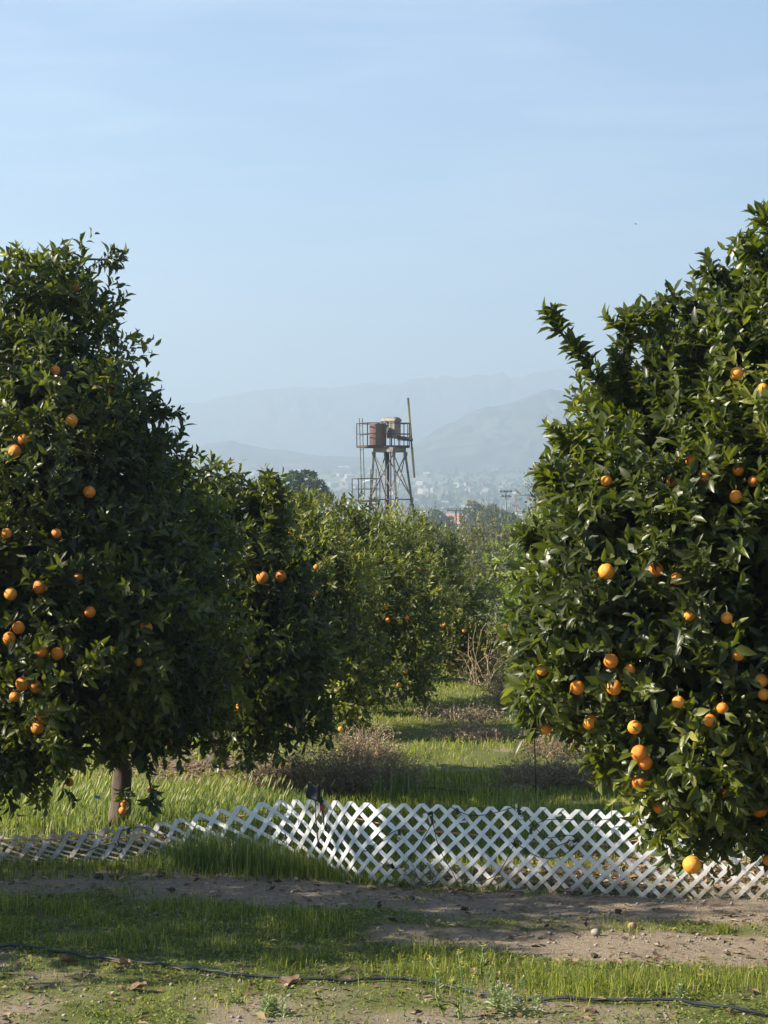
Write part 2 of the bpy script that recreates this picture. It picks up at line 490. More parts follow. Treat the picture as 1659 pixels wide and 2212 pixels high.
# ground sheet
def ticks(segs):
    out = [segs[0][0]]
    for a, b, n, p in segs:
        t = np.linspace(0, 1, n + 1)[1:]
        out += list(a + (b - a) * t ** p)
    return np.array(out)
xr = ticks([(0, 4.5, 75, 1), (4.5, 30, 26, 1.5), (30, 6500, 34, 3)])
gx = np.concatenate([-xr[:0:-1], xr])
gy = ticks([(-300, 9.5, 14, .5), (9.5, 24, 230, 1), (24, 45, 110, 1), (45, 400, 50, 1.8), (400, 8200, 70, 1.6)])
GX, GY = np.meshgrid(gx, gy)
gv = np.stack([GX, GY, height(GX, GY)], -1).reshape(-1, 3)
nx, ny = len(gx), len(gy)
I = (np.arange(ny - 1)[:, None] * nx + np.arange(nx - 1)[None]).ravel()
gidx = np.stack([I, I + 1, I + nx + 1, I + nx], 1).ravel()
me = np_mesh('ground', gv, np.full(len(I), 4), gidx, M['ground'], extra={'green': zone_green(gv[:, 0], gv[:, 1]), 'litter': zone_litter(gv[:, 0], gv[:, 1])})
tag(link('ground', me), 'soil ground of the orchard, patchy grass and bare dirt, running back to the valley', None, None, 'structure')

# ------------------------------------------------------------------ hills
def ridge_mesh(name, us, vs, d0, depth, seed, amp, label):
    nu, nd = 820, 90
    uu = np.concatenate([np.linspace(-2600, -100, 60, endpoint=False), np.linspace(-100, 1760, 700, endpoint=False), np.linspace(1760, 4300, 60)])
    prof = np.interp(uu, us, vs)
    prof = prof + (fbm(uu / 90, uu * 0, seed, 5) - .5) * 14
    top = (VC - prof) / F * d0 + CAM_H
    V = []
    for j in range(nd):
        t = j / (nd - 1)                 # 0 foot, 1 beyond the crest
        d = d0 - depth * (1 - t * 1.35)
        e = np.clip(t / 0.74, 0, 1)
        env = e ** 1.15
        if t > .74: env = 1 - (t - .74) * 1.2
        x = (uu - UC) / F * d0
        base = np.interp(d, PROF_Y, PROF_Z) - 6
        wx = x + (fbm(x / 160, np.full(nu, d / 210), seed + 2, 3) - .5) * 190 + (1 - t) * 120 * (fbm(x / 500, x * 0, seed + 9, 2) - .5)
        r1 = np.abs(2 * fbm(wx / 260, np.full(nu, d / 900), seed + 5, 4, .5) - 1)
        r2 = np.abs(2 * fbm(wx / 85, np.full(nu, d / 420), seed + 6, 4, .55) - 1)
        cut = (1 - np.clip(r1 * 3, 0, 1)) * .55 + (1 - np.clip(r2 * 3, 0, 1)) * .28 + (fbm(x / 40, np.full(nu, d / 60), seed + 7, 4) - .5) * .16
        h = base + (top - base) * env * (1 - amp * cut * 1.5 * math.sin(math.pi * min(t / .78, 1)) ** .7)
        V.append(np.stack([x, np.full(nu, d), h], -1))
    V = np.array(V).reshape(-1, 3)
    I = (np.arange(nd - 1)[:, None] * nu + np.arange(nu - 1)[None]).ravel()
    idx = np.stack([I, I + 1, I + nu + 1, I + nu], 1).ravel()
    return tag(link(name, np_mesh(name, V, np.full(len(I), 4), idx, M['hill'])), label, None, None, 'structure')
ridge_mesh('near_mountain', [-2600, 300, 500, 700, 850, 900, 960, 1000, 1050, 1100, 1150, 1190, 1230, 1300, 1400, 1700, 4300],
           [960, 985, 950, 985, 985, 950, 918, 900, 876, 862, 842, 828, 832, 850, 872, 900, 930], 3900, 640, 11, .34,
           'hazy blue mountain with folded slopes behind the wind machine')
ridge_mesh('far_mountain', [-2600, 0, 330, 440, 520, 640, 780, 850, 960, 1100, 1200, 1659, 4300],
           [900, 885, 867, 868, 850, 830, 815, 819, 812, 803, 792, 775, 800], 6200, 1100, 31, .3,
           'palest distant mountain ridge fading into the haze')

# ------------------------------------------------------------------ haze
hb = MB().box((0, 4000, 208), (15000, 9400, 496))   # x +-7500, y -700..8700, z -40..456
hm, hnt, hout = new_mat('haze_air')
vol = hnt.nodes.new('ShaderNodeVolumePrincipled')
vol.inputs['Color'].default_value = (0.66, 0.84, 1.0, 1)
vol.inputs['Density'].default_value = 0.00047
vol.inputs['Anisotropy'].default_value = 0.3
hnt.links.new(vol.outputs['Volume'], hout.inputs['Volume'])
tag(hb.obj('haze', hm), 'pale blue haze filling the valley air', None, None, 'stuff')

# ------------------------------------------------------------------ foliage machinery
def unit(a):
    return a / np.maximum(np.linalg.norm(a, axis=-1, keepdims=True), 1e-9)

# template: 8 vertices, folded and curved blade, length 1 along y
LT = np.array([[0, 0, 0], [-.5, .33, .17], [0, .33, .0], [.5, .33, .17], [-.43, .66, .12], [0, .66, -.03], [.43, .66, .12], [0, 1, -.14]])
LT_S = [3, 3, 4, 4, 3, 3]
LT_I = [0, 2, 1, 0, 3, 2, 1, 2, 5, 4, 2, 3, 6, 5, 4, 5, 7, 5, 6, 7]
LS = np.array([[0, 0, 0], [-.5, .45, .12], [.5, .45, .12], [0, 1, -.1]])
LS_S = [3, 3]
LS_I = [0, 3, 1, 0, 2, 3]

def leaf_geo(Pp, L, N, ln, wd, rnd, simple=False):
    """arrays of leaves -> vertices, sizes, indices, rnd"""
    T, S, Ix = (LS, LS_S, LS_I) if simple else (LT, LT_S, LT_I)
    L = unit(L); N = unit(N - L * np.sum(N * L, -1, keepdims=True)); X = np.cross(L, N)
    n = len(Pp)
    V = (Pp[:, None] + T[None, :, 0, None] * (X * wd[:, None])[:, None] + T[None, :, 1, None] * (L * ln[:, None])[:, None]
         + T[None, :, 2, None] * (N * ln[:, None] * .55)[:, None])
    if not simple:
        rc = np.random.default_rng(n)
        cv = .2 + 1.9 * rc.random(n); dz = T[None, :, 2] * cv[:, None] - (T[None, :, 1] ** 2) * (rc.random(n)[:, None] * .35)
        V = V + (dz - T[None, :, 2])[:, :, None] * (N * ln[:, None] * .55)[:, None]
        tw = (rc.random(n) - .5)[:, None] * T[None, :, 1] * T[None, :, 0]
        V = V + tw[:, :, None] * (N * wd[:, None] * 1.2)[:, None]
    k = len(T)
    idx = (np.array(Ix)[None] + (np.arange(n) * k)[:, None]).ravel()
    return V.reshape(-1, 3), np.tile(S, n), idx, np.repeat(rnd, k)

def sample_crown(rng, blobs, n, facing=0.45, rough=0.14, inner=.72, clump=3.6):
    """blobs: (n,5) x,y,z,r,zscale. returns points on the outside and their outward directions"""
    B = np.array(blobs, float)
    pr = B[:, 3] ** 2; pr /= pr.sum()
    outP = []; outD = []; got = 0
    while got < n:
        m = n * 2
        b = rng.choice(len(B), m, p=pr)
        d = unit(rng.normal(size=(m, 3)))
        keep = (d[:, 1] < .15) | (rng.random(m) < facing)
        b = b[keep]; d = d[keep]
        f = 1 - np.abs(rng.normal(size=len(b))) * .12 + rng.normal(size=len(b)) * .03
        f += (vnoise(d[:, 0] * 3 + b * 7.3, d[:, 2] * 3 + d[:, 1] * 2, 4) - .5) * rough * 2
        p = B[b, :3] + d * (B[b, 3] * f)[:, None] * np.stack([np.ones(len(b)), np.ones(len(b)), B[b, 4]], 1)
        q = np.linalg.norm((p[:, None] - B[None, :, :3]) / np.stack([np.ones(len(B)), np.ones(len(B)), B[:, 4]], 1)[None], axis=2) / B[None, :, 3]
        q[np.arange(len(b)), b] = 9
        ok = (q.min(1) > inner) & (vnoise(p[:, 0] * clump + 11.3 + p[:, 1] * 1.3, p[:, 2] * clump + p[:, 1] * 2.1 + 40, 8) > .30)
        outP.append(p[ok]); outD.append(d[ok]); got += ok.sum()
    return np.concatenate(outP)[:n], np.concatenate(outD)[:n]

def shoots_to_leaves(rng, SP, SD, per, ln0, wratio, slen, droop=0):
    """each shoot carries `per` leaves spiralling up it"""
    n = len(SP)
    ref = unit(np.cross(SD, unit(rng.normal(size=(n, 3)))))
    ref2 = np.cross(SD, ref)
    ph0 = rng.random(n) * 6.28
    PP = []; LL = []; NN = []; ln = []; rr = []
    srnd = np.clip(.55 * rng.random(n) + 1.1 * vnoise(SP[:, 0] * 2.6 + SP[:, 1], SP[:, 2] * 2.6 + SP[:, 1] * 1.7, 55) - .3, 0, 1)
    for k in range(per):
        t = (k + .5 + rng.normal(size=n) * .2) / per
        an = ph0 + k * 2.4 + rng.normal(size=n) * .25
        perp = ref * np.cos(an)[:, None] + ref2 * np.sin(an)[:, None]
        op = np.radians(68 - 36 * t + rng.normal(size=n) * 11)
        L = SD * np.cos(op)[:, None] + perp * np.sin(op)[:, None]
        L[:, 2] += rng.normal(size=n) * .12 - droop * (.3 + rng.random(n) * .5)
        L = unit(L)
        N = SD * np.sin(op)[:, None] - perp * np.cos(op)[:, None]
        N = N + np.array([0, 0, .35]) + rng.normal(size=(n, 3)) * .28
        PP.append(SP + SD * (t * slen)[:, None] if np.ndim(slen) else SP + SD * (t * slen)[:, None])
        LL.append(L); NN.append(N)
        ln.append(ln0 * (.58 + rng.random(n) * .68) * (1 - .25 * (t > .85)))
        rr.append(np.clip(srnd * .66 + rng.random(n) * .36 + .06 * (t > .8), 0, 1))
    PP = np.concatenate(PP); LL = np.concatenate(LL); NN = np.concatenate(NN); ln = np.concatenate(ln); rr = np.concatenate(rr)
    return PP, LL, NN, ln, ln * wratio * (.85 + rng.random(len(ln)) * .3), rr

sphere_prof = []
def orange_mesh():
    mb = MB()
    n, k = 18, 12
    prof = []
    for i in range(k + 1):
        a = math.pi * i / k
        prof.append((max(math.sin(a), .02) * (1 + .012 * math.sin(a * 5)), -math.cos(a) * .985))
    prof[-1] = (.05, .93)
    mb.lathe((0, 0, 0), prof, n)
    return mb.mesh('orange', M['orange'], True)
OM = orange_mesh()
orange_meshes = [OM]

def ray_front(u, v, B):
    """distance (world y) where the line of sight at (u,v) first meets the crown"""
    d = np.array([(u - UC) / F, 1, -(v - VC) / F]); o = np.array([0, 0, CAM_H])
    best = None
    for x, y, z, r, zs in B:
        s = np.array([1, 1, 1 / zs])
        dd = d * s; oo = (o - np.array([x, y, z])) * s
        a = dd @ dd; b = 2 * dd @ oo; c = oo @ oo - r * r
        D = b * b - 4 * a * c
        if D > 0:
            t = (-b - math.sqrt(D)) / 2 / a
            if best is None or t < best: best = t
    return best

def citrus_tree(label, blobs, trunk, n_shoots, per=9, ln=.10, wr=.37, seed=1, fruits=(), mat='leaf', n_leaf_parts=0,
                simple=False, trunk_r=.09, fork=.9, slen=.17, cat='orange tree', group=None, name='orange_tree', extra=(), droopy=1.0,
                inner_n=1.0, facing=.45, upb=.4, twig_mat='twig', n_twigs=120, limbs=7, rough=.22, inner_len=.16):
    """blobs given as (u, v, distance, r[, zscale]); trunk (x, y)"""
    rng = np.random.default_rng(seed); rd = random.Random(seed)
    B = []
    for b in blobs:
        p = P(b[0], b[1], b[2])
        B.append((p.x, p.y, p.z, b[3], b[4] if len(b) > 4 else 1.0))
    B = np.array(B)
    tz = gh(*trunk)
    root = empty(name, (trunk[0], trunk[1], tz), label, cat, group)
    off = np.array([trunk[0], trunk[1], tz])
    zmin = B[:, 2].min() - .3; zmax = (B[:, 2] + B[:, 3]).max()
    SP, D = sample_crown(rng, B, n_shoots, facing, rough)
    h = np.clip((SP[:, 2] - zmin) / (zmax - zmin), 0, 1)
    SD = D + rng.normal(size=D.shape) * .42
    SD[:, 2] += upb * (h * 1.6 + .1) - droopy * np.clip(.28 - h, 0, 1) * 2.6
    SD = unit(SD)
    SL = slen * (.7 + rng.random(n_shoots) * .7)
    long_ = rng.random(n_shoots) < .10
    SL[long_] *= 1.7
    keepg = SP[:, 2] + np.minimum(SD[:, 2], 0) * SL > height(SP[:, 0], SP[:, 1]) + .06
    SP = SP[keepg]; SD = SD[keepg]; SL = SL[keepg]
    hh = np.clip((SP[:, 2] - zmin) / (zmax - zmin), 0, 1)
    # extra leafy sprays along explicit paths
    for path, cnt, sl in extra:
        pts = [np.array(P(*q)) for q in path]
        for i in range(cnt):
            t = rng.random() * (len(pts) - 1); k = int(t); fr = t - k
            p = pts[k] * (1 - fr) + pts[k + 1] * fr
            d = unit((pts[k + 1] - pts[k])[None])[0] + rng.normal(size=3) * .45
            SP = np.vstack([SP, p[None]]); SD = np.vstack([SD, unit(d[None])]); SL = np.append(SL, sl); hh = np.append(hh, .6)
    PP, LL, NN, ll, ww, rr = shoots_to_leaves(rng, SP, SD, per, ln, wr, SL, droop=np.clip(.3 - hh, 0, 1) * 2.2 * droopy)
    # fruit
    fr_list = []
    view = None
    for f in fruits:
        u, v, dpx = f[:3]
        t = f[3] if len(f) > 3 else ray_front(u, v, B)
        if t is None: continue
        t = t - .03
        r = min(max(dpx / 2 / F * t, .030), .054)
        c = np.array(P(u, v, t)); fr_list.append((c, r))
        ray = c - np.array([0, 0, CAM_H]); L = np.linalg.norm(ray); ray = ray / L
        mid = PP + LL * (ll * .5)[:, None]
        q = mid - np.array([0, 0, CAM_H]); s = q @ ray
        dist = np.linalg.norm(q - s[:, None] * ray, axis=1)
        vis = f[4] if len(f) > 4 else .64
        kill = (s < L + r * .7) & (s > L - 1.2) & (dist < r * 1.05 + .015) & (rng.random(len(PP)) < vis)
        kp = ~kill
        PP, LL, NN, ll, ww, rr = PP[kp], LL[kp], NN[kp], ll[kp], ww[kp], rr[kp]
    # single leaves that show largest
    if n_leaf_parts:
        ins = (np.abs(PP[:, 0] / PP[:, 1]) < .165) & (np.abs((PP[:, 2] - CAM_H) / PP[:, 1]) < .22)
        front = np.full(len(PP), 1e9)
        # coarse picture grid: keep a leaf only if nothing lies much nearer there
        cu = ((PP[:, 0] / PP[:, 1]) * 260).astype(int); cv = (((PP[:, 2] - CAM_H) / PP[:, 1]) * 260).astype(int)
        key = (cu + 500) * 2000 + (cv + 500)
        order = np.argsort(PP[:, 1])
        uk, first = np.unique(key[order], return_index=True)
        cand = order[first]
        cand = cand[ins[cand]]
        facing_c = np.abs(unit(NN[cand] - LL[cand] * np.sum(NN[cand] * LL[cand], -1, keepdims=True))[:, 1])
        score = ll[cand] * ww[cand] * (.2 + facing_c) / PP[cand, 1] ** 2
        sel = cand[np.argsort(-score)[:n_leaf_parts]]
        variants = []
        for k in range(8):
            V, S, Ix, R_ = leaf_geo(np.zeros((1, 3)), np.array([[0, 1., 0]]), np.array([[0, 0, 1.]]), np.array([1.]), np.array([1.]), np.array([k / 7 * .9 + .05]))
            variants.append(np_mesh('leaf', V, S, Ix, M[mat], R_))
        for i in sel:
            L = unit(LL[i:i + 1])[0]; N = NN[i] - L * (NN[i] @ L); N /= np.linalg.norm(N); X = np.cross(L, N)
            o = link('leaf', variants[min(7, int(rr[i] * 8))], root)
            o.matrix_local = Matrix(((X[0] * ww[i], L[0] * ll[i], N[0] * ll[i], PP[i, 0] - off[0]), (X[1] * ww[i], L[1] * ll[i], N[1] * ll[i], PP[i, 1] - off[1]),
                                     (X[2] * ww[i], L[2] * ll[i], N[2] * ll[i], PP[i, 2] - off[2]), (0, 0, 0, 1)))
        kp = np.ones(len(PP), bool); kp[sel] = False
        PP, LL, NN, ll, ww, rr = PP[kp], LL[kp], NN[kp], ll[kp], ww[kp], rr[kp]
    V, S, Ix, R_ = leaf_geo(PP - off, LL, NN, ll, ww, rr, simple)
    # inner leaves, shaded mass of the crown
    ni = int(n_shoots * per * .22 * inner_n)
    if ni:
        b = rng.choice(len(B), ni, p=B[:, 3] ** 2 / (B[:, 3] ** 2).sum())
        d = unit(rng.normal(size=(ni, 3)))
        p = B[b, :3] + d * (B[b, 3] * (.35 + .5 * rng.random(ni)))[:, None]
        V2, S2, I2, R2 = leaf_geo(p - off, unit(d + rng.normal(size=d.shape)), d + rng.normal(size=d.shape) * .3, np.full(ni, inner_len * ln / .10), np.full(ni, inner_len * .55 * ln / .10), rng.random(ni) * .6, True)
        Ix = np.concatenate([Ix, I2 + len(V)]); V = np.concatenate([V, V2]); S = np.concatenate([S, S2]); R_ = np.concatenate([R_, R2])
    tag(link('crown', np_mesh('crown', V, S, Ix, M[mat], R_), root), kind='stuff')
    # trunk
    mb = MB()
    fz = fork
    pts = []
    for i in range(7):
        t = i / 6
        pts.append((rd.uniform(-.02, .02) + .03 * math.sin(t * 3), rd.uniform(-.02, .02), -.05 + t * (fz + .05)))
    mb.tube(pts, [trunk_r * 1.45, trunk_r * 1.12, trunk_r, trunk_r * .96, trunk_r * .95, trunk_r, trunk_r * .9], 10)
    mb.obj('trunk', M['bark'] if twig_mat == 'twig' else M['grey_twig'], root, True)
    tips = []
    order = np.argsort(-B[:, 3])[:limbs]
    top = Vector(pts[-1])
    for j in order:
        c = Vector(B[j, :3] - off)
        mid = top.lerp(c, .5) + Vector((rd.uniform(-.15, .15), rd.uniform(-.15, .15), rd.uniform(0, .2)))
        path = [Vector(pts[-2]), top, top.lerp(mid, .5) + Vector((0, 0, .06)), mid, mid.lerp(c, .6), c]
        MB().tube(path, [trunk_r * .6, trunk_r * .6, trunk_r * .5, trunk_r * .38, trunk_r * .28, trunk_r * .16], 7).obj('branch', M['bark'] if twig_mat == 'twig' else M['grey_twig'], root, True)
    # twigs towards shoots
    tw = MB()
    ids = rd.sample(range(len(SP)), min(n_twigs, len(SP)))
    for i in ids:
        a = Vector(SP[i] - off); d = Vector(SD[i])
        j = int(np.argmin(np.linalg.norm(B[:, :3] - SP[i], axis=1)))
        c = Vector(B[j, :3] - off)
        tw.tube([c.lerp(a, .25), c.lerp(a, .7) + Vector((rd.uniform(-.05, .05), 0, rd.uniform(-.05, .05))), a, a + d * SL[i]], [.012, .008, .004, .002], 4, False)
    for path, cnt, sl in extra:
        tw.tube([Vector(P(*q)) - Vector(off) for q in path], [.010] * (len(path) - 1) + [.004], 5)
    if fr_list:
        for c, r in fr_list:
            a = Vector(c - off)
            tw.tube([a + Vector((0, 0, r * .9)), a + Vector((.005, .03, r + .02)), a + Vector((.01, .14, r + .04))], [.003, .003, .004], 4, False)
    tag(tw.obj('twigs', M[twig_mat], root), kind='stuff')
    for c, r in fr_list:
        o = link('orange', orange_meshes[0], root)
        o.location = c - off
        o.scale = (r, r, r * rd.uniform(.96, 1.06))
        o.rotation_euler = (rd.uniform(-.3, .3), rd.uniform(-.3, .3), rd.uniform(0, 6))
    return root

# ------------------------------------------------------------------ the orange trees
T1 = [(60, 625, 17.6, .34), (150, 655, 17.6, .24), (215, 700, 17.6, .12), (122, 790, 17.5, .45), (-50, 740, 17.6, .55), (162, 970, 17.4, .66), (330, 1005, 17.6, .20), (190, 1150, 17.2, .80), (60, 900, 17.0, .66),
      (10, 1180, 16.8, .85), (240, 1330, 16.9, .76), (110, 1400, 16.6, .70), (335, 1400, 17.2, .55), (380, 1185, 17.6, .38), (70, 1540, 16.6, .40), (220, 1500, 16.9, .38),
      (-40, 1590, 16.6, .38), (-90, 950, 17.4, .75), (-60, 1330, 16.9, .70), (120, 1080, 18.1, .85), (50, 860, 17.9, .6), (300, 1230, 18.0, .6), (370, 1520, 17.4, .32), (295, 1545, 17.2, .26), (430, 1470, 17.8, .3), (190, 1585, 17.0, .24), (300, 1600, 17.0, .18), (120, 1625, 16.8, .24)]
F1 = [(163, 618, 25), (120, 800, 20, None, .5), (240, 840, 18, None, .5), (155, 908, 26, None, .6), (32, 975, 29), (50, 950, 26), (193, 1063, 27), (14, 1152, 24), (122, 1152, 22, None, .6),
      (85, 1268, 32), (23, 1283, 28), (168, 1250, 24), (40, 1356, 27), (20, 1379, 28), (195, 1322, 24, None, .7), (316, 1356, 27), (90, 1408, 26, None, .6), (124, 1412, 28, None, .8),
      (49, 1477, 31), (77, 1483, 27), (32, 1505, 24, None, .6), (90, 1549, 29), (81, 1573, 29), (364, 1603, 18, None, .8), (300, 1430, 15, None, .6),
      (-40, 1330, 28), (150, 1690, 18, 16.7, .3)]
F1 = [tuple(x for x in f) for f in F1]
def fx(lst, B):
    out = []
    Bm = []
    for b in B:
        p = P(b[0], b[1], b[2]); Bm.append((p.x, p.y, p.z, b[3], 1.0))
    for f in lst:
        f = list(f)
        if len(f) > 3 and f[3] is None:
            t = ray_front(f[0], f[1], Bm)
            if t is None: continue
            f[3] = t
        out.append(tuple(f))
    return out
F1 = fx(F1, T1)
F1 += [(326, 1706, 17, 17.4, 1), (269, 1737, 16, 17.55, 1), (265, 1751, 16, 17.55, 1)]
citrus_tree('tall dark orange tree with a bare trunk behind the low end of the fence', T1, (-2.10, 17.84), 3700, 9, .098, seed=1, fruits=F1, n_leaf_parts=300,
            trunk_r=.078, fork=.95, limbs=9, extra=[([(310, 1630, 17.3), (322, 1680, 17.3), (330, 1735, 17.3)], 9, .09), ([(262, 1700, 17.5), (268, 1722, 17.5)], 3, .06),
            ([(300, 850, 17.5), (360, 895, 17.4)], 12, .14), ([(190, 560, 17.5), (235, 560, 17.5)], 8, .12)], group='orange trees in the orchard rows')

T2 = [(562, 1140, 20.3, .26), (475, 1130, 20.6, .32), (420, 1120, 20.4, .4), (470, 1190, 20.3, .40), (525, 1280, 19.9, .46), (572, 1420, 19.8, .46), (620, 1490, 19.9, .36), (490, 1440, 19.7, .54), (425, 1320, 20.1, .62),
      (520, 1330, 20.9, .72), (618, 1340, 20.1, .2), (450, 1490, 19.9, .38), (545, 1560, 19.8, .25), (470, 1250, 21.3, .7)]
F2 = [(567, 1247, 27), (606, 1245, 29), (518, 1533, 27), (602, 1392, 20, None, .6), (530, 1428, 14, None, .5), (440, 1362, 15, None, .5), (562, 1572, 14), (440, 1125, 14, None, .7)]
citrus_tree('shorter dark orange tree with two big oranges near its top', T2, (-1.63, 22.0), 1900, 9, .105, seed=2, fruits=fx(F2, T2), n_leaf_parts=300, trunk_r=.085, fork=.8,
            extra=[([(560, 1105, 20.1), (580, 1040, 20)], 10, .16), ([(590, 1100, 20.1), (612, 1060, 20)], 9, .14), ([(500, 1120, 20.1), (515, 1085, 20)], 6, .12),
                   ([(605, 1225, 19.8), (635, 1215, 19.7)], 10, .14), ([(420, 1045, 19), (450, 1080, 19)], 8, .12)], group='orange trees in the orchard rows')

T3 = [(640, 1175, 25.2, .42), (690, 1260, 25.0, .55), (700, 1400, 24.9, .6), (738, 1500, 24.9, .42), (600, 1180, 25.7, .5), (560, 1120, 25.6, .3), (620, 1350, 25.6, .75)]
F3 = [(656, 1210, 11), (652, 1217, 11), (683, 1225, 11), (625, 1155, 12), (602, 1160, 10), (684, 1278, 12), (676, 1281, 9), (736, 1575, 11, 24), (738, 1164, 9), (630, 1120, 9)]
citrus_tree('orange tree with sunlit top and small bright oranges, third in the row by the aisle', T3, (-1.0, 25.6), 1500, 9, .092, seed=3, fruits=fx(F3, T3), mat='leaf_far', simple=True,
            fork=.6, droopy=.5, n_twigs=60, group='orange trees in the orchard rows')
T4 = [(725, 1185, 28.8, .52), (800, 1220, 28.5, .55), (862, 1310, 28, .60), (850, 1430, 27.8, .58), (765, 1340, 28, .75), (750, 1450, 28., .5), (760, 1300, 29.3, .9), (885, 1440, 28, .28), (760, 1120, 28.9, .22)]
F4 = [(835, 1308, 8), (880, 1335, 9), (876, 1450, 8), (862, 1480, 7), (838, 1340, 7), (737, 1277, 8), (790, 1390, 6), (818, 1210, 6), (905, 1230, 6, 28)]
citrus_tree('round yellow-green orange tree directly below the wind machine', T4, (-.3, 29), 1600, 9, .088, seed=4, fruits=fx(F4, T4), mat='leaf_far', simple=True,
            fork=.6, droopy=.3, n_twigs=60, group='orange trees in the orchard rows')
T5 = [(872, 1178, 33.5, .42), (930, 1220, 33.5, .46), (985, 1320, 33, .50), (1005, 1400, 33, .46), (900, 1330, 33.5, .7), (890, 1430, 33.5, .5), (1030, 1385, 33, .24)]
F5 = [(1003, 1362, 6), (958, 1460, 6), (915, 1298, 6), (960, 1350, 6)]
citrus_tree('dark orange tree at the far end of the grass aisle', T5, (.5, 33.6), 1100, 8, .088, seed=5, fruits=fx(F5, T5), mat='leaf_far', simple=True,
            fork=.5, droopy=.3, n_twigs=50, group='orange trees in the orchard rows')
T6 = [(1160, 1215, 30, .50), (1138, 1320, 30, .36), (1165, 1410, 30, .42), (1260, 1300, 31, 1.0), (1230, 1190, 31, .6), (1160, 1490, 30, .3)]
F6 = [(1092, 1352, 6, 29.5), (1106, 1320, 6, 29.5), (1136, 1300, 6), (1150, 1220, 6)]
citrus_tree('yellowish orange tree peeping out beside the big near tree', T6, (2.6, 30.8), 1300, 8, .088, seed=6, fruits=fx(F6, T6), mat='leaf_yellow', simple=True,
            fork=.5, droopy=.2, n_twigs=60, group='orange trees in the orchard rows')

R1 = [(1722, 775, 12.8, .50), (1622, 850, 12.5, .47), (1500, 905, 12.3, .26), (1465, 998, 12.2, .38), (1395, 1130, 12.0, .40), (1352, 1290, 11.9, .43), (1318, 1410, 11.8, .42), (1292, 1130, 12.1, .17), (1320, 965, 12.2, .13),
      (1470, 1540, 11.6, .38), (1500, 1665, 11.6, .30), (1495, 1745, 11.6, .12), (1600, 1600, 11.7, .34), (1670, 1690, 11.7, .24), (1700, 1465, 12, .68), (1600, 1300, 12, .72), (1500, 1150, 12.2, .62), (1650, 1000, 12.4, .75),
      (1750, 1200, 12.8, .9), (1430, 1380, 12.0, .55), (1810, 1120, 13.4, 1.45), (1540, 1250, 13.3, .85), (1205, 1400, 11.9, .18), (1340, 880, 12.2, .12), (1920, 930, 13.3, 1.1)]
FR = [(1592, 806, 28), (1495, 996, 29), (1520, 1030, 24, None, .6), (1594, 1016, 22), (1628, 1040, 26, None, .8), (1590, 1073, 28), (1450, 1040, 18, None, .4), (1310, 1235, 36), (1416, 1231, 34),
      (1310, 1038, 10), (1462, 1250, 18, None, .3), (1320, 1428, 32, None, .8), (1360, 1448, 22, None, .5), (1172, 1447, 18), (1118, 1440, 14, None, .6), (1247, 1485, 32, None, .8), (1327, 1485, 34), (1465, 1516, 27), (1561, 1530, 22),
      (1276, 1561, 33), (1371, 1571, 31), (1533, 1556, 28, None, .5), (1179, 1575, 18, 11.8, 1), (1381, 1627, 36), (1394, 1647, 32), (1383, 1690, 35), (1285, 1640, 14), (1572, 1710, 22), (1608, 1640, 30, None, .7), (1640, 1748, 38),
      (1607, 1770, 28, None, .8), (1425, 1745, 26, None, .7), (1495, 1868, 41, 11.4, 1), (1660, 1858, 24, 11.6, .8), (1645, 1470, 30, None, .7), (1650, 1500, 20, None, .6), (1595, 1415, 12), (1490, 1330, 12, None, .5), (1550, 985, 20, None, .5),
      (1648, 840, 16, None, .6), (1570, 1335, 16, None, .5)]
citrus_tree('big leafy orange tree hanging over the white lattice, heavy with large fruit', R1, (2.75, 13.5), 5400, 10, .092, seed=7, fruits=fx(FR, R1), n_leaf_parts=300, trunk_r=.10, fork=.8,
            extra=[([(1330, 870, 12.1), (1262, 785, 12.1), (1225, 735, 12.1), (1190, 690, 12.1)], 20, .075), ([(1420, 930, 12.2), (1370, 860, 12.2), (1345, 770, 12.2), (1350, 715, 12.2)], 22, .12),
                   ([(1520, 850, 12.4), (1440, 800, 12.3), (1420, 720, 12.3), (1385, 695, 12.3)], 22, .11), ([(1560, 810, 12.4), (1520, 760, 12.4), (1500, 660, 12.4), (1450, 655, 12.4)], 20, .11),
                   ([(1680, 720, 12.6), (1600, 640, 12.5), (1545, 590, 12.5)], 18, .12), ([(1690, 680, 12.7), (1640, 560, 12.6), (1600, 515, 12.6)], 16, .12), ([(1700, 660, 12.7), (1672, 540, 12.6), (1652, 480, 12.6)], 10, .12),
                   ([(1265, 975, 12.1), (1215, 950, 12.1)], 12, .12), ([(1225, 1080, 12), (1185, 1028, 12)], 12, .12), ([(1185, 1190, 12), (1155, 1172, 12)], 10, .12),
                   ([(1495, 1800, 11.45), (1494, 1848, 11.42)], 8, .07), ([(1645, 1780, 11.6), (1655, 1840, 11.6)], 5, .08), ([(1340, 1680, 11.6), (1300, 1650, 11.6)], 10, .1),
                   ([(1120, 1500, 11.8), (1130, 1560, 11.8)], 8, .1)],
            limbs=10, group='orange trees in the orchard rows')
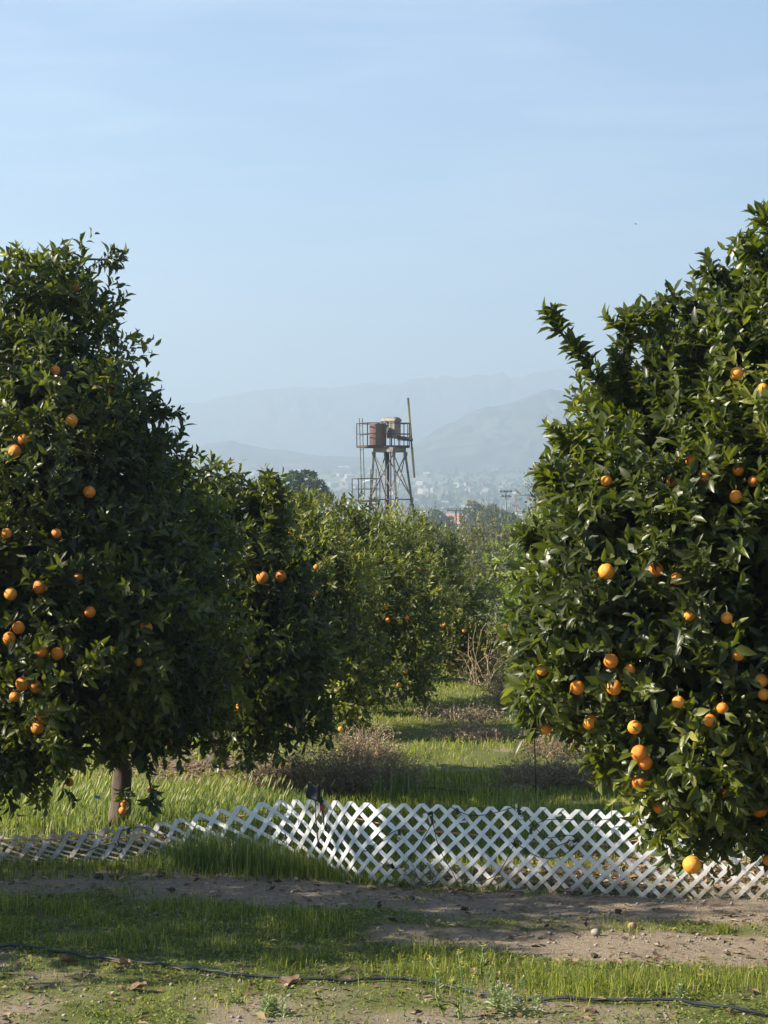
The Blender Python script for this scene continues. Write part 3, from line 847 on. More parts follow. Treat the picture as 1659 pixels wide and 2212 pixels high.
# neighbours of the same rows that stand beside the view
T0 = [(-1150, 1250, 14.1, 1.2), (-1250, 800, 14.1, 1.2), (-1000, 700, 13.7, .9), (-1500, 1250, 14.2, 1.3), (-800, 1500, 14.0, .8), (-1200, 1600, 13.1, .9), (-1200, 1200, 15.2, 1.1), (-1150, 1050, 12.7, 1.0)]
citrus_tree('full orange tree left of the view, shading the grass before the fence', T0, (-6.0, 14.6), 2200, 8, .13, seed=8, simple=True, n_twigs=20, facing=1, group='orange trees in the orchard rows')
T8 = [(1500, 1200, 20.5, 1.0), (1650, 1300, 21, 1.2), (1750, 1150, 20.5, 1.2), (1420, 1400, 21, .7)]
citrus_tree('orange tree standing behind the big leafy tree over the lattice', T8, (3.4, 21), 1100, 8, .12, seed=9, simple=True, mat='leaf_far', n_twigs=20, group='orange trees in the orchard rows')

# thin, half bare trees closing the aisle
def sparse_tree(label, blobs, trunk, seed, n=260, mat='leaf_sparse'):
    root = citrus_tree(label, blobs, trunk, n, 8, .085, seed=seed, mat=mat, simple=True, fork=.5, inner_n=.5, n_twigs=260, twig_mat='grey_twig', cat='tree', name='thin_tree', facing=.9,
                limbs=7, droopy=.2, group='half bare trees closing the aisle', trunk_r=.08, slen=.25, rough=.3)
    return root
sparse_tree('half bare grey-brown tree filling the end of the aisle', [(965, 1215, 48, .52), (1030, 1225, 48, .55), (1000, 1290, 47, .62), (1065, 1255, 48, .5), (940, 1280, 48, .5)], (1.7, 47.8), 21, 700)
sparse_tree('thin twiggy tree left of the telegraph pole, top lit', [(930, 1165, 60, .6), (985, 1175, 60, .55), (900, 1150, 62, .5), (960, 1250, 60, .9)], (1.5, 60), 22, 420)
sparse_tree('thin yellowing tree in front of the two hazy bushy trees', [(1050, 1165, 56, .55), (1100, 1170, 55, .5), (1010, 1180, 57, .4), (1070, 1230, 55, .7)], (2.8, 55.5), 23, 460)
sparse_tree('bare grey treetop behind the foot of the wind machine', [(850, 1125, 75, .5), (880, 1140, 75, .6), (820, 1120, 76, .5), (860, 1200, 75, 1.2)], (.5, 75), 24, 160)
sparse_tree('olive coloured tree rising behind the big near tree', [(1165, 1075, 70, .55), (1190, 1120, 70, .8), (1150, 1110, 70, .4), (1200, 1190, 70, 1.2)], (5.3, 70), 25, 700, 'leaf_olive')

# ------------------------------------------------------------------ far trees
def far_tree(name, label, blobs, seed, n, ln, mat, group='trees far beyond the orchard', trunk_r=.3, facing=.5):
    rng = np.random.default_rng(seed); rd = random.Random(seed)
    B = np.array([(*P(b[0], b[1], b[2]), b[3] / F * b[2], 1.0) for b in blobs])   # radius given in picture units
    cx, cy = B[:, 0].mean(), B[:, 1].mean(); tz = gh(cx, cy)
    root = empty(name, (cx, cy, tz), label, 'tree', group)
    off = np.array([cx, cy, tz])
    SP, D = sample_crown(rng, B, n, facing, .25)
    V, S, I_, R_ = leaf_geo(SP - off, unit(D + rng.normal(size=D.shape) * .6), D + rng.normal(size=D.shape) * .7, ln * (.6 + rng.random(n) * .8), ln * (.5 + rng.random(n) * .5), rng.random(n), True)
    tag(link('crown', np_mesh('crown', V, S, I_, M[mat], R_), root), kind='stuff')
    top = Vector(B[np.argmax(B[:, 3]), :3] - off)
    MB().tube([(0, 0, -.3), (top.x * .3, 0, top.z * .4), (top.x, top.y, top.z)], [trunk_r, trunk_r * .8, trunk_r * .4], 8).obj('trunk', M['grey_twig'], root, True)
    for j in range(len(B)):
        c = Vector(B[j, :3] - off)
        MB().tube([(top.x * .3, 0, top.z * .4), Vector((top.x * .3, 0, top.z * .4)).lerp(c, .6), c], [trunk_r * .5, trunk_r * .3, trunk_r * .15], 5).obj('branch', M['grey_twig'], root, True)
    return root
far_tree('oak_tree', 'dark round oak rising above the orange trees left of the wind machine', [(638, 1050, 230, 26), (660, 1042, 230, 22), (684, 1060, 228, 22), (660, 1075, 230, 28), (700, 1078, 230, 14), (625, 1075, 230, 20)], 41, 3200, .42, 'leaf_oak')
far_tree('oak_tree', 'small grey-green treetop just left of the dark oak', [(548, 1062, 240, 10), (535, 1068, 240, 8), (560, 1070, 240, 10), (545, 1090, 240, 18)], 42, 900, .42, 'leaf_oak')
far_tree('oak_tree', 'bluish dark bush-shaped tree beside the telegraph pole', [(945, 1130, 620, 22), (925, 1138, 620, 16), (965, 1135, 620, 17), (948, 1150, 620, 28)], 43, 2400, .9, 'leaf_oak', trunk_r=.5)
far_tree('eucalyptus_tree', 'tall tawny tree between the pole and the floodlight mast', [(1022, 1100, 520, 15), (1010, 1118, 520, 15), (1035, 1112, 520, 16), (1020, 1140, 520, 24)], 44, 1900, .7, 'leaf_olive', trunk_r=.5)
far_tree('eucalyptus_tree', 'second tawny tree, wider, just left of the floodlight mast', [(1063, 1105, 510, 13), (1050, 1115, 510, 14), (1078, 1115, 510, 13), (1062, 1138, 510, 24)], 45, 1700, .7, 'leaf_olive', trunk_r=.5)
far_tree('oak_tree', 'dark round tree at the foot of the floodlight mast', [(1100, 1128, 480, 17), (1088, 1138, 480, 15), (1112, 1142, 480, 16), (1098, 1155, 480, 22)], 46, 1700, .8, 'leaf_oak', trunk_r=.4)
far_tree('oak_tree', 'hazy tall tree showing over the edge of the big near tree', [(1200, 1010, 190, 25), (1185, 1030, 190, 22), (1225, 1020, 190, 30), (1210, 1060, 190, 40), (1175, 1060, 190, 16)], 47, 3000, .36, 'leaf_olive')
far_tree('eucalyptus_tree', 'faint purplish treetop over the dark second orange tree', [(477, 1072, 520, 8), (468, 1080, 520, 9), (487, 1082, 520, 7), (475, 1100, 520, 16)], 48, 700, .6, 'leaf_olive')

# mass of far woods and town in the valley
rng = np.random.default_rng(77)
n = 9000
yy = 700 + 2700 * rng.random(n) ** .8; xx = (rng.random(n) * 2 - 1) * yy * .42
cl = fbm(xx / 90, yy / 90, 12, 3); k = cl > .46; xx = xx[k]; yy = yy[k]; n = len(xx)
zz = height(xx, yy) + 2.5 + rng.random(n) * 2
d = unit(rng.normal(size=(n, 3)))
Vs = []; Is = []; Ss = []; Rs = []; basev = 0
for rep in range(5):
    dd = unit(rng.normal(size=(n, 3)))
    p = np.stack([xx, yy, zz], 1) + dd * 1.8
    V, S, I_, R_ = leaf_geo(p, unit(rng.normal(size=(n, 3))), dd, 5 + rng.random(n) * 3, 4 + rng.random(n) * 2, rng.random(n), True)
    Vs.append(V); Is.append(I_ + basev); Ss.append(S); Rs.append(R_); basev += len(V)
tag(link('valley_woods', np_mesh('valley_woods', np.concatenate(Vs), np.concatenate(Ss), np.concatenate(Is), M['leaf_oak'], np.concatenate(Rs))), 'scattered trees between the houses across the hazy valley', None, None, 'stuff')
mb = MB()
rd = random.Random(5)
for i in range(900):
    y = 1350 + 2250 * rd.random() ** .75
    x = (rd.random() * 2 - 1) * y * .30
    if fbm(np.array([x / 160]), np.array([y / 160]), 33, 3)[0] < .40: continue
    w = rd.uniform(6, 12) * (1 if rd.random() < .97 else 2.2); dpt = rd.uniform(6, 9); h = rd.uniform(3, 4.5)
    z = gh(x, y); a = rd.uniform(0, 3.1); R = Matrix.Rotation(a, 3, 'Z')
    mb.box((x, y, z + h / 2), (w, dpt, h), R)
    b = len(mb.v)
    for q in ((-w / 2, -dpt / 2, h + .05), (w / 2, -dpt / 2, h + .05), (w / 2, dpt / 2, h + .05), (-w / 2, dpt / 2, h + .05), (-w / 2, 0, h + 1.8), (w / 2, 0, h + 1.8)):
        p = R @ Vector(q); mb.v.append((x + p.x, y + p.y, z + p.z))
    for f in ((0, 1, 5, 4), (2, 3, 4, 5), (0, 4, 3), (1, 2, 5), (3, 2, 1, 0)): mb.f.append(tuple(b + t for t in f))
tag(mb.obj('distant_town', mat_simple('town_walls', [(.35, (.14, .11, .09)), (.5, (.34, .30, .26)), (.68, (.70, .67, .63))], .011, .9, 0, detail=2)), 'pale specks of houses spread over the valley floor and foothills', None, None, 'stuff')

# two nearer houses with red roofs
def house(u, v_ridge, y, w, dpt, h, label, rz, wallmat, roofmat):
    p = P(u, v_ridge, y); x = p.x; top = p.z
    rh = 2.0; z0 = top - rh - h
    r = empty('house', (x, y, z0), label, 'house', 'houses just beyond the orchard', rz)
    MB().box((0, 0, h / 2 - 3), (w, dpt, h + 6)).obj('wall', M[wallmat], r)
    m = MB(); o = .5
    q = [(-w / 2 - o, -dpt / 2 - o, h + .02), (w / 2 + o, -dpt / 2 - o, h + .02), (w / 2 + o, dpt / 2 + o, h + .02), (-w / 2 - o, dpt / 2 + o, h + .02), (-w / 4, 0, h + rh), (w / 4, 0, h + rh)]
    m.v += q; m.f += [(0, 1, 5, 4), (2, 3, 4, 5), (0, 4, 3), (1, 2, 5), (3, 2, 1, 0)]
    m.obj('roof', M[roofmat], r)
    for k in range(3):
        wx = -w / 2 + w * (k + .5) / 3
        wd = MB().box((wx, -dpt / 2 - .03, h * .55), (1.5, .1, 1.4)).obj('window', M['white'], r)
        MB().box((wx, -dpt / 2 - .10, h * .55), (1.3, .05, 1.2)).obj('pane', M['window'], wd)
    return r
house(978, 1109, 760, 12, 9, 4.5, 'house with a salmon-red hipped roof behind the telegraph pole', .1, 'cream', 'redroof')
house(1001, 1118, 700, 10, 8, 4.2, 'cream house with a pale orange roof right of the telegraph pole', -.3, 'cream', 'redroof')
house(1040, 1126, 900, 40, 10, 5, 'long white building under the floodlight mast', .05, 'white', 'white')
house(1122, 1128, 640, 9, 8, 4, 'small building with a bright red roof beside the near tree', 0, 'cream', 'red')

# ------------------------------------------------------------------ poles
def pole_with_arm():
    y = 340; t = P(985, 1098, y); g = gh(t.x, y)
    r = empty('utility_pole', (t.x, y, g), 'brown wooden telegraph pole with one crossarm beyond the orchard', 'utility pole')
    H = t.z - g
    MB().tube([(0, 0, -.5), (0, 0, H)], [.17, .12], 8).obj('pole', M['wood'], r, True)
    MB().box((0, -.15, H - .35), (2.7, .14, .17)).obj('crossarm', M['wood'], r)
    for dx in (-1.2, -.7, .7, 1.2):
        MB().lathe((dx, -.15, H - .26), [(.06, 0), (.09, .08), (.05, .14), (.08, .2), (.03, .28)], 8).obj('insulator', M['dark_steel'], r, True)
    for s, d in ((-1, -90), (1, 95)):
        m = MB()
        for dx in (-1.2, .7, 1.2):
            a = Vector((dx, -.15, H)); b = Vector((dx + d, 30, H - 1.5))
            m.tube([a.lerp(b, k / 12) - Vector((0, 0, 1.2 * math.sin(math.pi * k / 12))) for k in range(13)], .018, 4, False)
        m.obj('wire', M['dark_steel'], r)
    return r
pole_with_arm()
y = 520; t = P(1093, 1060, y); g = gh(t.x, y); H = t.z - g
r = empty('floodlight_mast', (t.x, y, g), 'tall grey floodlight mast with two rows of lamps on the skyline', 'floodlight')
MB().tube([(0, 0, -.3), (0, 0, H)], [.28, .16], 10).obj('mast', M['galv'], r, True)
for zz in (0, -1.1):
    MB().box((0, 0, H - .3 + zz), (2.6, .12, .12)).obj('crossarm', M['galv'], r)
    for k in range(4 if zz == 0 else 3):
        xx_ = (-1.1 + k * .73) if zz == 0 else (-.75 + k * .75)
        MB().box((xx_, -.2, H - .12 + zz), (.55, .35, .4), Matrix.Rotation(.5, 3, 'X')).obj('lamp', M['dark_steel'], r)
y = 700; t = P(1115, 1082, y); g = gh(t.x, y); H = t.z - g
r = empty('radio_mast', (t.x, y, g), 'thin red and white banded mast right of the floodlights', 'mast')
for k in range(6):
    MB().tube([(0, 0, H * k / 6), (0, 0, H * (k + 1) / 6)], .13, 6).obj('band', M['red'] if k % 2 else M['white'], r)
# bird
bp = P(1373, 484, 210)
b = MB().tube([(-.14, 0, 0), (-.05, 0, .01), (.05, 0, .01), (.12, 0, 0), (.16, 0, .01)], [.008, .03, .035, .018, .004], 8)
r = empty('bird', bp, 'tiny dark bird gliding high in the blue sky', 'bird')
b.obj('body', M['bird'], r, True)
for s in (-1, 1):
    m = MB(); m.v += [(-.04, 0, 0), (.05, 0, 0), (.02, s * .16, .05), (-.03, s * .15, .05), (-.06, s * .3, .02), (-.04, 0, .01), (.05, 0, .01), (.02, s * .16, .06), (-.03, s * .15, .06), (-.06, s * .3, .03)]
    m.f += [(0, 1, 2, 3), (3, 2, 4), (5, 8, 7, 6), (8, 9, 7), (1, 6, 7, 2), (2, 7, 9, 4), (0, 3, 8, 5), (3, 4, 9, 8)]
    m.obj('wing', M['bird'], r)

# ------------------------------------------------------------------ wind machine
WY = 134.0
wx0 = ((1250 + 785 / 2.765) - 1512) / 8900 * WY
WZ = gh(wx0, WY)
wm = empty('wind_machine', (wx0, WY, WZ), 'rusty orchard wind machine tower with tank, engine housing and yellow blade', 'wind machine')
SC = 183.6
def cx(c): return (c - 785) / SC
def cz(c): return CAM_H + (1427 - c) / SC - WZ
zt = cz(775)
def corner(k, z):
    f = (zt - z)
    R = .95 + .107 * f
    a = math.radians(13.3 + 90 * k)
    return Vector((R * math.cos(a) + .032 * f, R * math.sin(a), z))
z1 = cz(1290); z2 = z1 - 2.9
levels = [zt, z1, z2, 0]
def angle_leg(k):
    m = MB()
    a, b = corner(k, zt + .05), corner(k, -.1)
    m.bar(a, b, .13, .03); m.bar(a + Vector((0, .0, 0)), b, .03, .13)
    return m.obj('leg', M['galv'], wm)
for k in range(4): angle_leg(k)
for li in range(3):
    za, zb = levels[li], levels[li + 1]
    for k in range(4):
        a0, a1 = corner(k, za - .12), corner((k + 1) % 4, za - .12)
        b0, b1 = corner(k, zb + .12), corner((k + 1) % 4, zb + .12)
        MB().bar(a0, b1, .05, .05).obj('brace', M['galv'], wm)
        MB().bar(a1, b0, .05, .05).obj('brace', M['galv'] if k % 2 else M['rust'], wm)
        if li:
            MB().bar(corner(k, za), corner((k + 1) % 4, za), .09, .06).obj('girder', M['rust'], wm)
for z in (zt - .12, z1):
    for k in range(4):
        c = corner(k, z); MB().box(c, (.2, .2, .26), Matrix.Rotation(math.radians(13.3 + 90 * k), 3, 'Z')).obj('gusset', M['galv'], wm)
# top frame
tf = [corner(k, zt) for k in range(4)]
for k in range(4):
    a = Vector(tf[k]) * 1.0; b = Vector(tf[(k + 1) % 4]); a.z = b.z = (cz(725) + cz(778)) / 2
    MB().bar(a, b, .12, .28).obj('top_beam', M['galv'] if k in (2, 3) else M['rust'], wm)
MB().tube([(-.12, .05, 0), (-.12, .05, cz(725))], .115, 12).obj('drive_shaft', M['dark_steel'], wm, True)
MB().tube([(.09, .1, 0), (.07, .1, cz(735))], .035, 8).obj('control_pipe', M['dark_steel'], wm, True)
MB().lathe((-.02, 0, cz(728)), [(.85, 0), (.85, .05), (.3, .07), (.3, .12)], 28).obj('turntable', M['dark_steel'], wm, True)
# upper platform
zp = cz(705)
A = Vector((cx(428), .25, zp)); Bc = Vector((cx(545), -.85, zp)); Cc = Vector((cx(1000), -.45, zp)); Dd = Vector((cx(985), .75, zp)); Ee = Vector((cx(545), 1.0, zp))
poly = [A, Bc, Cc, Dd, Ee]
m = MB(); n0 = len(poly)
for p in poly: m.v.append((p.x, p.y, p.z))
for p in poly: m.v.append((p.x, p.y, p.z - .05))
m.f.append(tuple(range(n0))); m.f.append(tuple(reversed(range(n0, 2 * n0))))
for k in range(n0): m.f.append((k, n0 + k, n0 + (k + 1) % n0, (k + 1) % n0))
m.obj('platform', M['rust'], wm)
for k in range(n0):
    a, b = poly[k], poly[(k + 1) % n0]
    MB().bar(a - Vector((0, 0, .06)), b - Vector((0, 0, .06)), .07, .13).obj('platform_edge', M['rust'], wm)
def rail(a, b, zr, w=.05, name='rail'):
    MB().bar(Vector((a.x, a.y, zr)), Vector((b.x, b.y, zr)), w, w).obj(name, M['rust'], wm)
for (a, b) in ((A, Bc), (Bc, Cc), (Cc, Dd), (A, Ee), (Ee, Dd)):
    rail(a, b, cz(462)); rail(a, b, cz(578), .04)
for p in (A, Bc, Cc, Dd, Ee, Bc.lerp(Cc, .56), Bc.lerp(Cc, .87), Ee.lerp(Dd, .8)):
    MB().bar((p.x, p.y, zp - .1), (p.x, p.y, cz(458)), .055).obj('rail_post', M['rust'], wm)
# tank
tk = MB().lathe((cx(658), -.28, zp + .01), [(.49, 0), (.5, .02), (.5, cz(475) - zp - .02), (.46, cz(472) - zp)], 36).obj('fuel_tank', M['tank'], wm, True)
mod = tk.modifiers.new('e', 'EDGE_SPLIT'); mod.split_angle = .6
MB().lathe((cx(658), -.28, cz(474)), [(.07, 0), (.07, .05), (.03, .06)], 12).obj('tank_cap', M['dark_steel'], tk, True)
# engine and housing
hx0, hx1 = cx(690), cx(905)
zb_, zh = cz(622), cz(440)
RH = Matrix.Rotation(math.radians(-38), 3, 'Z')
hc = Vector(((hx0 + hx1) / 2 + .02, .35, 0))
hw, hd = 1.0, .62
def hp(x, y, z): return hc + RH @ Vector((x, y, 0)) + Vector((0, 0, z))
MB().box(hp(0, hd / 2 - .03, (zb_ + zh) / 2), (hw, .04, zh - zb_), RH).obj('housing_panel', M['hood'], wm)
MB().box(hp(hw / 2 - .02, 0, (zb_ + zh) / 2), (.04, hd - .08, zh - zb_), RH).obj('housing_panel', M['hood'], wm)
MB().box(hp(.28, -hd / 2 + .02, (zb_ + zh) / 2), (.42, .04, zh - zb_), RH).obj('housing_panel', M['hood'], wm)
MB().box(hp(-hw / 2 + .03, -hd / 2 + .03, (zb_ + zh) / 2), (.07, .07, zh - zb_), RH).obj('housing_post', M['hood'], wm)
MB().box(hp(-hw / 2 + .03, hd / 2 - .08, (zb_ + zh) / 2), (.06, .06, zh - zb_), RH).obj('housing_post', M['hood'], wm)
m = MB(); base = len(m.v)
prof = [(-hd / 2 - .04, 0), (-hd / 2 - .04, .08), (-hd / 2 + .05, .2), (-hd / 2 + .16, .27), (hd / 2 - .16, .27), (hd / 2 - .05, .2), (hd / 2 + .04, .08), (hd / 2 + .04, 0)]
for xx_ in (-hw / 2 - .05, -hw / 2 + .1, hw / 2 - .1, hw / 2 + .05):
    end = abs(xx_) > hw / 2
    for yv, zv in prof:
        m.v.append(tuple(hp(xx_, yv, zh + (zv * .72 if end else zv))))
for j in range(3):
    for k in range(8):
        k2 = (k + 1) % 8
        m.f.append((j * 8 + k, j * 8 + k2, (j + 1) * 8 + k2, (j + 1) * 8 + k))
m.f.append(tuple(reversed(range(8)))); m.f.append(tuple(range(24, 32)))
m.obj('housing_roof', M['galv'], wm, False, .02)
eng = MB().box(hp(-.12, 0, zb_ + .42), (.5, .36, .5), RH)
for k in range(4): eng.lathe(hp(-.3 + .12 * k, -.03, zb_ + .65), [(.05, 0), (.05, .12), (.03, .16)], 10)
eng.lathe(hp(-.4, 0, zb_ + .4), [(.14, -.03), (.16, 0), (.14, .03)], 16, RH @ Matrix.Rotation(math.pi / 2, 3, 'Y'))
eng.obj('engine', M['engine'], wm)
MB().bar(hp(-.45, -.1, zp + .02), hp(-.45, -.1, zb_), .06).obj('support', M['dark_steel'], wm)
for dx_, dy_ in ((.4, -.2), (.4, .2), (.1, -.25), (-.1, .2), (.25, 0)):
    MB().bar(hp(dx_, dy_, zp + .02), hp(dx_, dy_, zb_), .04).obj('support', M['dark_steel'], wm)
hub = Vector((cx(1020), -.25, cz(642)))
MB().bar(Vector((cx(760), .3, cz(598))), Vector((cx(1012), -.12, cz(632))), .16, .20).obj('gearbox_beam', M['dark_steel'], wm, False, .02)
MB().bar(Vector((cx(870), .2, cz(640))), Vector((cx(1000), -.1, cz(650))), .06, .06).obj('gearbox_beam', M['dark_steel'], wm)
MB().lathe(hub, [(.07, -.12), (.1, -.1), (.1, .06), (.06, .1)], 14, Matrix.Rotation(math.pi / 2, 3, 'Y')).obj('hub', M['dark_steel'], wm, True)
bt = Vector((cx(985), -.25, cz(186))); bb_ = Vector((cx(1055), -.25, cz(1055)))
def blade(a, b):
    m = MB(); n_ = 8; Q = (b - a).to_track_quat('Z', 'Y').to_matrix()
    sec = [(-.07, .0), (-.045, .028), (.03, .03), (.075, 0), (.03, -.02), (-.04, -.02)]
    for i in range(n_ + 1):
        t = i / n_; c = a.lerp(b, t); tw_ = .25 * t
        for (sx, sy) in sec:
            p = Vector((sx * math.cos(tw_) - sy * math.sin(tw_), sx * math.sin(tw_) * 1.6 + sy * math.cos(tw_), 0)) * (1.0 - .12 * t)
            m.v.append(tuple(c + Vector((p.x, p.y, 0)) + Vector((0, 0, 0))))
    for i in range(n_):
        for k in range(6):
            k2 = (k + 1) % 6
            m.f.append((i * 6 + k, i * 6 + k2, (i + 1) * 6 + k2, (i + 1) * 6 + k))
    m.f.append(tuple(range(6))[::-1]); m.f.append(tuple(n_ * 6 + k for k in range(6)))
    o = m.obj('blade', M['blade'], wm, True)
    e = o.modifiers.new('e', 'EDGE_SPLIT'); e.split_angle = .9
blade(hub + (bt - hub) * .06, bt); blade(hub + (bb_ - hub) * .2, bb_)
MB().bar(hub + (bt - hub) * .1, hub + (bb_ - hub) * .24, .11, .10).obj('blade_clamp', M['rust'], wm, False, .01)
# ladders
def ladder(xa, za, xb, zb, y0, y1, width, step=.28, mat='galv'):
    r = MB().bar((xa, y0, za), (xb, y0, zb), .03, .05).obj('ladder', M[mat], wm)
    MB().bar((xa + width, y1, za), (xb + width, y1, zb), .03, .05).obj('stile', M[mat], r)
    n_ = int(abs(za - zb) / step)
    for i in range(n_ + 1):
        t = (i + .5) / (n_ + 1)
        x = xa + (xb - xa) * t; z = za + (zb - za) * t
        MB().bar((x, y0, z), (x + width, y1, z), .025).obj('rung', M[mat], r)
ladder(cx(456), cz(405), cx(482), cz(1255), .25, -.1, .18, .30)
ladder(cx(580), cz(962), cx(572), 0, -.55, -.75, .33, .42)
# lower platform
zl = cz(1300)
q = [Vector((cx(378), .0, zl)), Vector((cx(448), -.9, zl)), Vector((cx(680), -.9, zl)), Vector((cx(640), .1, zl))]
m = MB()
for p in q: m.v.append(tuple(p))
for p in q: m.v.append((p.x, p.y, p.z - .05))
m.f += [(0, 1, 2, 3), (7, 6, 5, 4)] + [(k, 4 + k, 4 + (k + 1) % 4, (k + 1) % 4) for k in range(4)]
m.obj('lower_platform', M['rust'], wm)
for k in range(4):
    a, b2_ = q[k], q[(k + 1) % 4]
    MB().bar(a - Vector((0, 0, .04)), b2_ - Vector((0, 0, .04)), .06, .1).obj('platform_edge', M['rust'], wm)
    rail(a, b2_, cz(1066)); rail(a, b2_, cz(1178), .04)
    MB().bar((a.x, a.y, zl - .05), (a.x, a.y, cz(1062)), .055).obj('rail_post', M['rust'], wm)
MB().bar((cx(580), -.5, zl - .05), (cx(580), -.5, cz(1062)), .05).obj('rail_post', M['rust'], wm)

# ------------------------------------------------------------------ lattice fence
BU = [-60, 0, 200, 400, 677, 728, 815, 884, 918, 1069, 1305, 1611, 1760]
BV = [1875, 1875, 1872, 1872, 1877, 1893, 1909, 1912, 1913, 1922, 1936, 1947, 1951]
bot = []
for u, v in zip(BU, BV):
    yb = vy(v); bot.append(((u - UC) / F * yb, yb))
bx = np.array([b[0] for b in bot]); by = np.array([b[1] for b in bot])
kern_x = np.linspace(bx[0], bx[-1], 400); kern_y = np.interp(kern_x, bx, by)
kern_y = np.convolve(np.pad(kern_y, 12, mode='edge'), np.ones(25) / 25, 'valid')
arc = np.concatenate([[0], np.cumsum(np.hypot(np.diff(kern_x), np.diff(kern_y)))])
ARC = arc[-1]; H_F = .56
LEAN_X = [-2.6, -2.0, -1.5, -1.15, -.85, -.5, -.2, .05]
LU = np.array([-.42, -.42, -.39, -.34, -.27, -.17, -.07, 0])      # how far the top has slid sideways
LY = np.array([.32, .32, .31, .28, .24, .16, .06, .0])            # how far it leans back
LZ = np.array([.165, .18, .235, .31, .40, .48, .545, .56])
def fence_pt(s, t, off=0.0):
    x = float(np.interp(s, arc, kern_x)); y_ = float(np.interp(s, arc, kern_y))
    x2 = float(np.interp(s + .01, arc, kern_x)); y2 = float(np.interp(s + .01, arc, kern_y))
    if s > ARC - .02: x2, y2 = x + .01, y_
    ux = float(np.interp(x, LEAN_X, LU)); uy = float(np.interp(x, LEAN_X, LY)); uz = float(np.interp(x, LEAN_X, LZ))
    k = t / H_F
    wav = .006 * math.sin(s * 2.1) + .003 * math.sin(s * 5.3 + 1)
    wl = min(1.0, -ux / .36); kz = k ** (1 + .75 * wl)
    p = Vector((x + ux * k, y_ + uy * k ** (1 - .2 * wl) + wav * k * 1.5, gh(x, y_) * .8 - .006 + uz * kz + .003 * math.sin(s * 3.1) ))
    T_ = Vector((x2 - x, y2 - y_, 0)).normalized(); U_ = Vector((ux, uy, uz)).normalized()
    N_ = T_.cross(U_); N_.normalize()
    return p + N_ * off
fe = empty('lattice_fence', (0, 15.2, 0), 'low white vinyl lattice fence running across the view and sagging at its far end', 'fence')
fo = Vector((0, 15.2, 0))
pitch = .12; sw = .0187; th = .0045
def slat(s0, dirn, layer):
    n_ = 12; V = []; Fc = []
    o0 = layer * (th + .0005)
    ts = [H_F * i / n_ for i in range(n_ + 1)]
    ss = [s0 + dirn * t for t in ts]
    good = [(s_, t) for s_, t in zip(ss, ts) if sw < s_ < ARC - sw]
    if len(good) < 2: return None
    low = []
    for s_, t in good:
        for e in (-1, 1):
            for o_ in (0, 1):
                V.append(tuple(fence_pt(s_ + e * sw, t, o0 + o_ * th) - fo)); low.append(max(0, 1 - t / .36, .95 * min(1, max(0, (2.8 - s_) / 1.4))))  # soil near the bottom; left end's shading is painted in through the same mask
    for i in range(len(good) - 1):
        a = i * 4; b = a + 4
        Fc += [(a, a + 2, b + 2, b), (a + 3, a + 1, b + 1, b + 3), (a + 1, a, b, b + 1), (a + 2, a + 3, b + 3, b + 2)]
    Fc += [(0, 1, 3, 2), ((len(good) - 1) * 4, (len(good) - 1) * 4 + 2, (len(good) - 1) * 4 + 3, (len(good) - 1) * 4 + 1)]
    me = bpy.data.meshes.new('slat'); me.from_pydata(V, [], Fc); me.update()
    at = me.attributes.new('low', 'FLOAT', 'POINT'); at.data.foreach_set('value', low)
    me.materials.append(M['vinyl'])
    return link('slat', me, fe)
ns = int(ARC / pitch)
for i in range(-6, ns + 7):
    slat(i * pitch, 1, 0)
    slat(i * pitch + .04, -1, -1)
# white plastic ties
rd = random.Random(3)
for (u, v) in ((1205, 1762), (735, 1768), (803, 1823), (1115, 1745), (622, 1760), (928, 1771), (1410, 1768), (1000, 1775), (700, 1793)):
    s_ = np.interp((u - UC) / F * 15.1, kern_x, arc)
    for cand in (0,):
        yb = float(np.interp(s_, arc, kern_y)); p = P(u, v, yb - .012)
        MB().box(Vector(p) - fo, (.05, .006, .012), Matrix.Rotation(rd.uniform(-.4, .4) + rd.choice((0, 1.5)), 3, 'Y')).obj('tie', M['white_tie'], fe)

# orange cord threaded through the fence
def fence_uv(u, v, fwd):
    """a point near the fence plane at picture position u, v; fwd metres towards the camera"""
    x = (u - UC) / F * 15.3
    y_ = float(np.interp(x, kern_x, kern_y))
    k = min(1, max(0, (float(np.interp(u, [0, 300, 660, 1659], [1875, 1872, 1878, 1948])) - v) / float(np.interp(u, [0, 169, 377, 595, 730, 1659], [66, 68, 100, 133, 158, 182]))))
    return P(u, v, y_ + float(np.interp(x, LEAN_X, LY)) * k - fwd)
oc = [(-30, 1812), (60, 1815), (130, 1812), (200, 1802), (260, 1795), (330, 1788), (420, 1775), (500, 1765), (580, 1756), (640, 1753), (700, 1752), (760, 1765), (800, 1775), (900, 1794), (1000, 1801), (1100, 1812), (1200, 1822), (1300, 1825), (1400, 1812), (1500, 1802), (1700, 1790)]
m = MB().tube([fence_uv(u, v, -.02) for u, v in oc], .0042, 6)
tag(m.obj('string_line', M['orange_cord'], None, True), 'faded orange string threaded along the back of the white lattice', 'string')

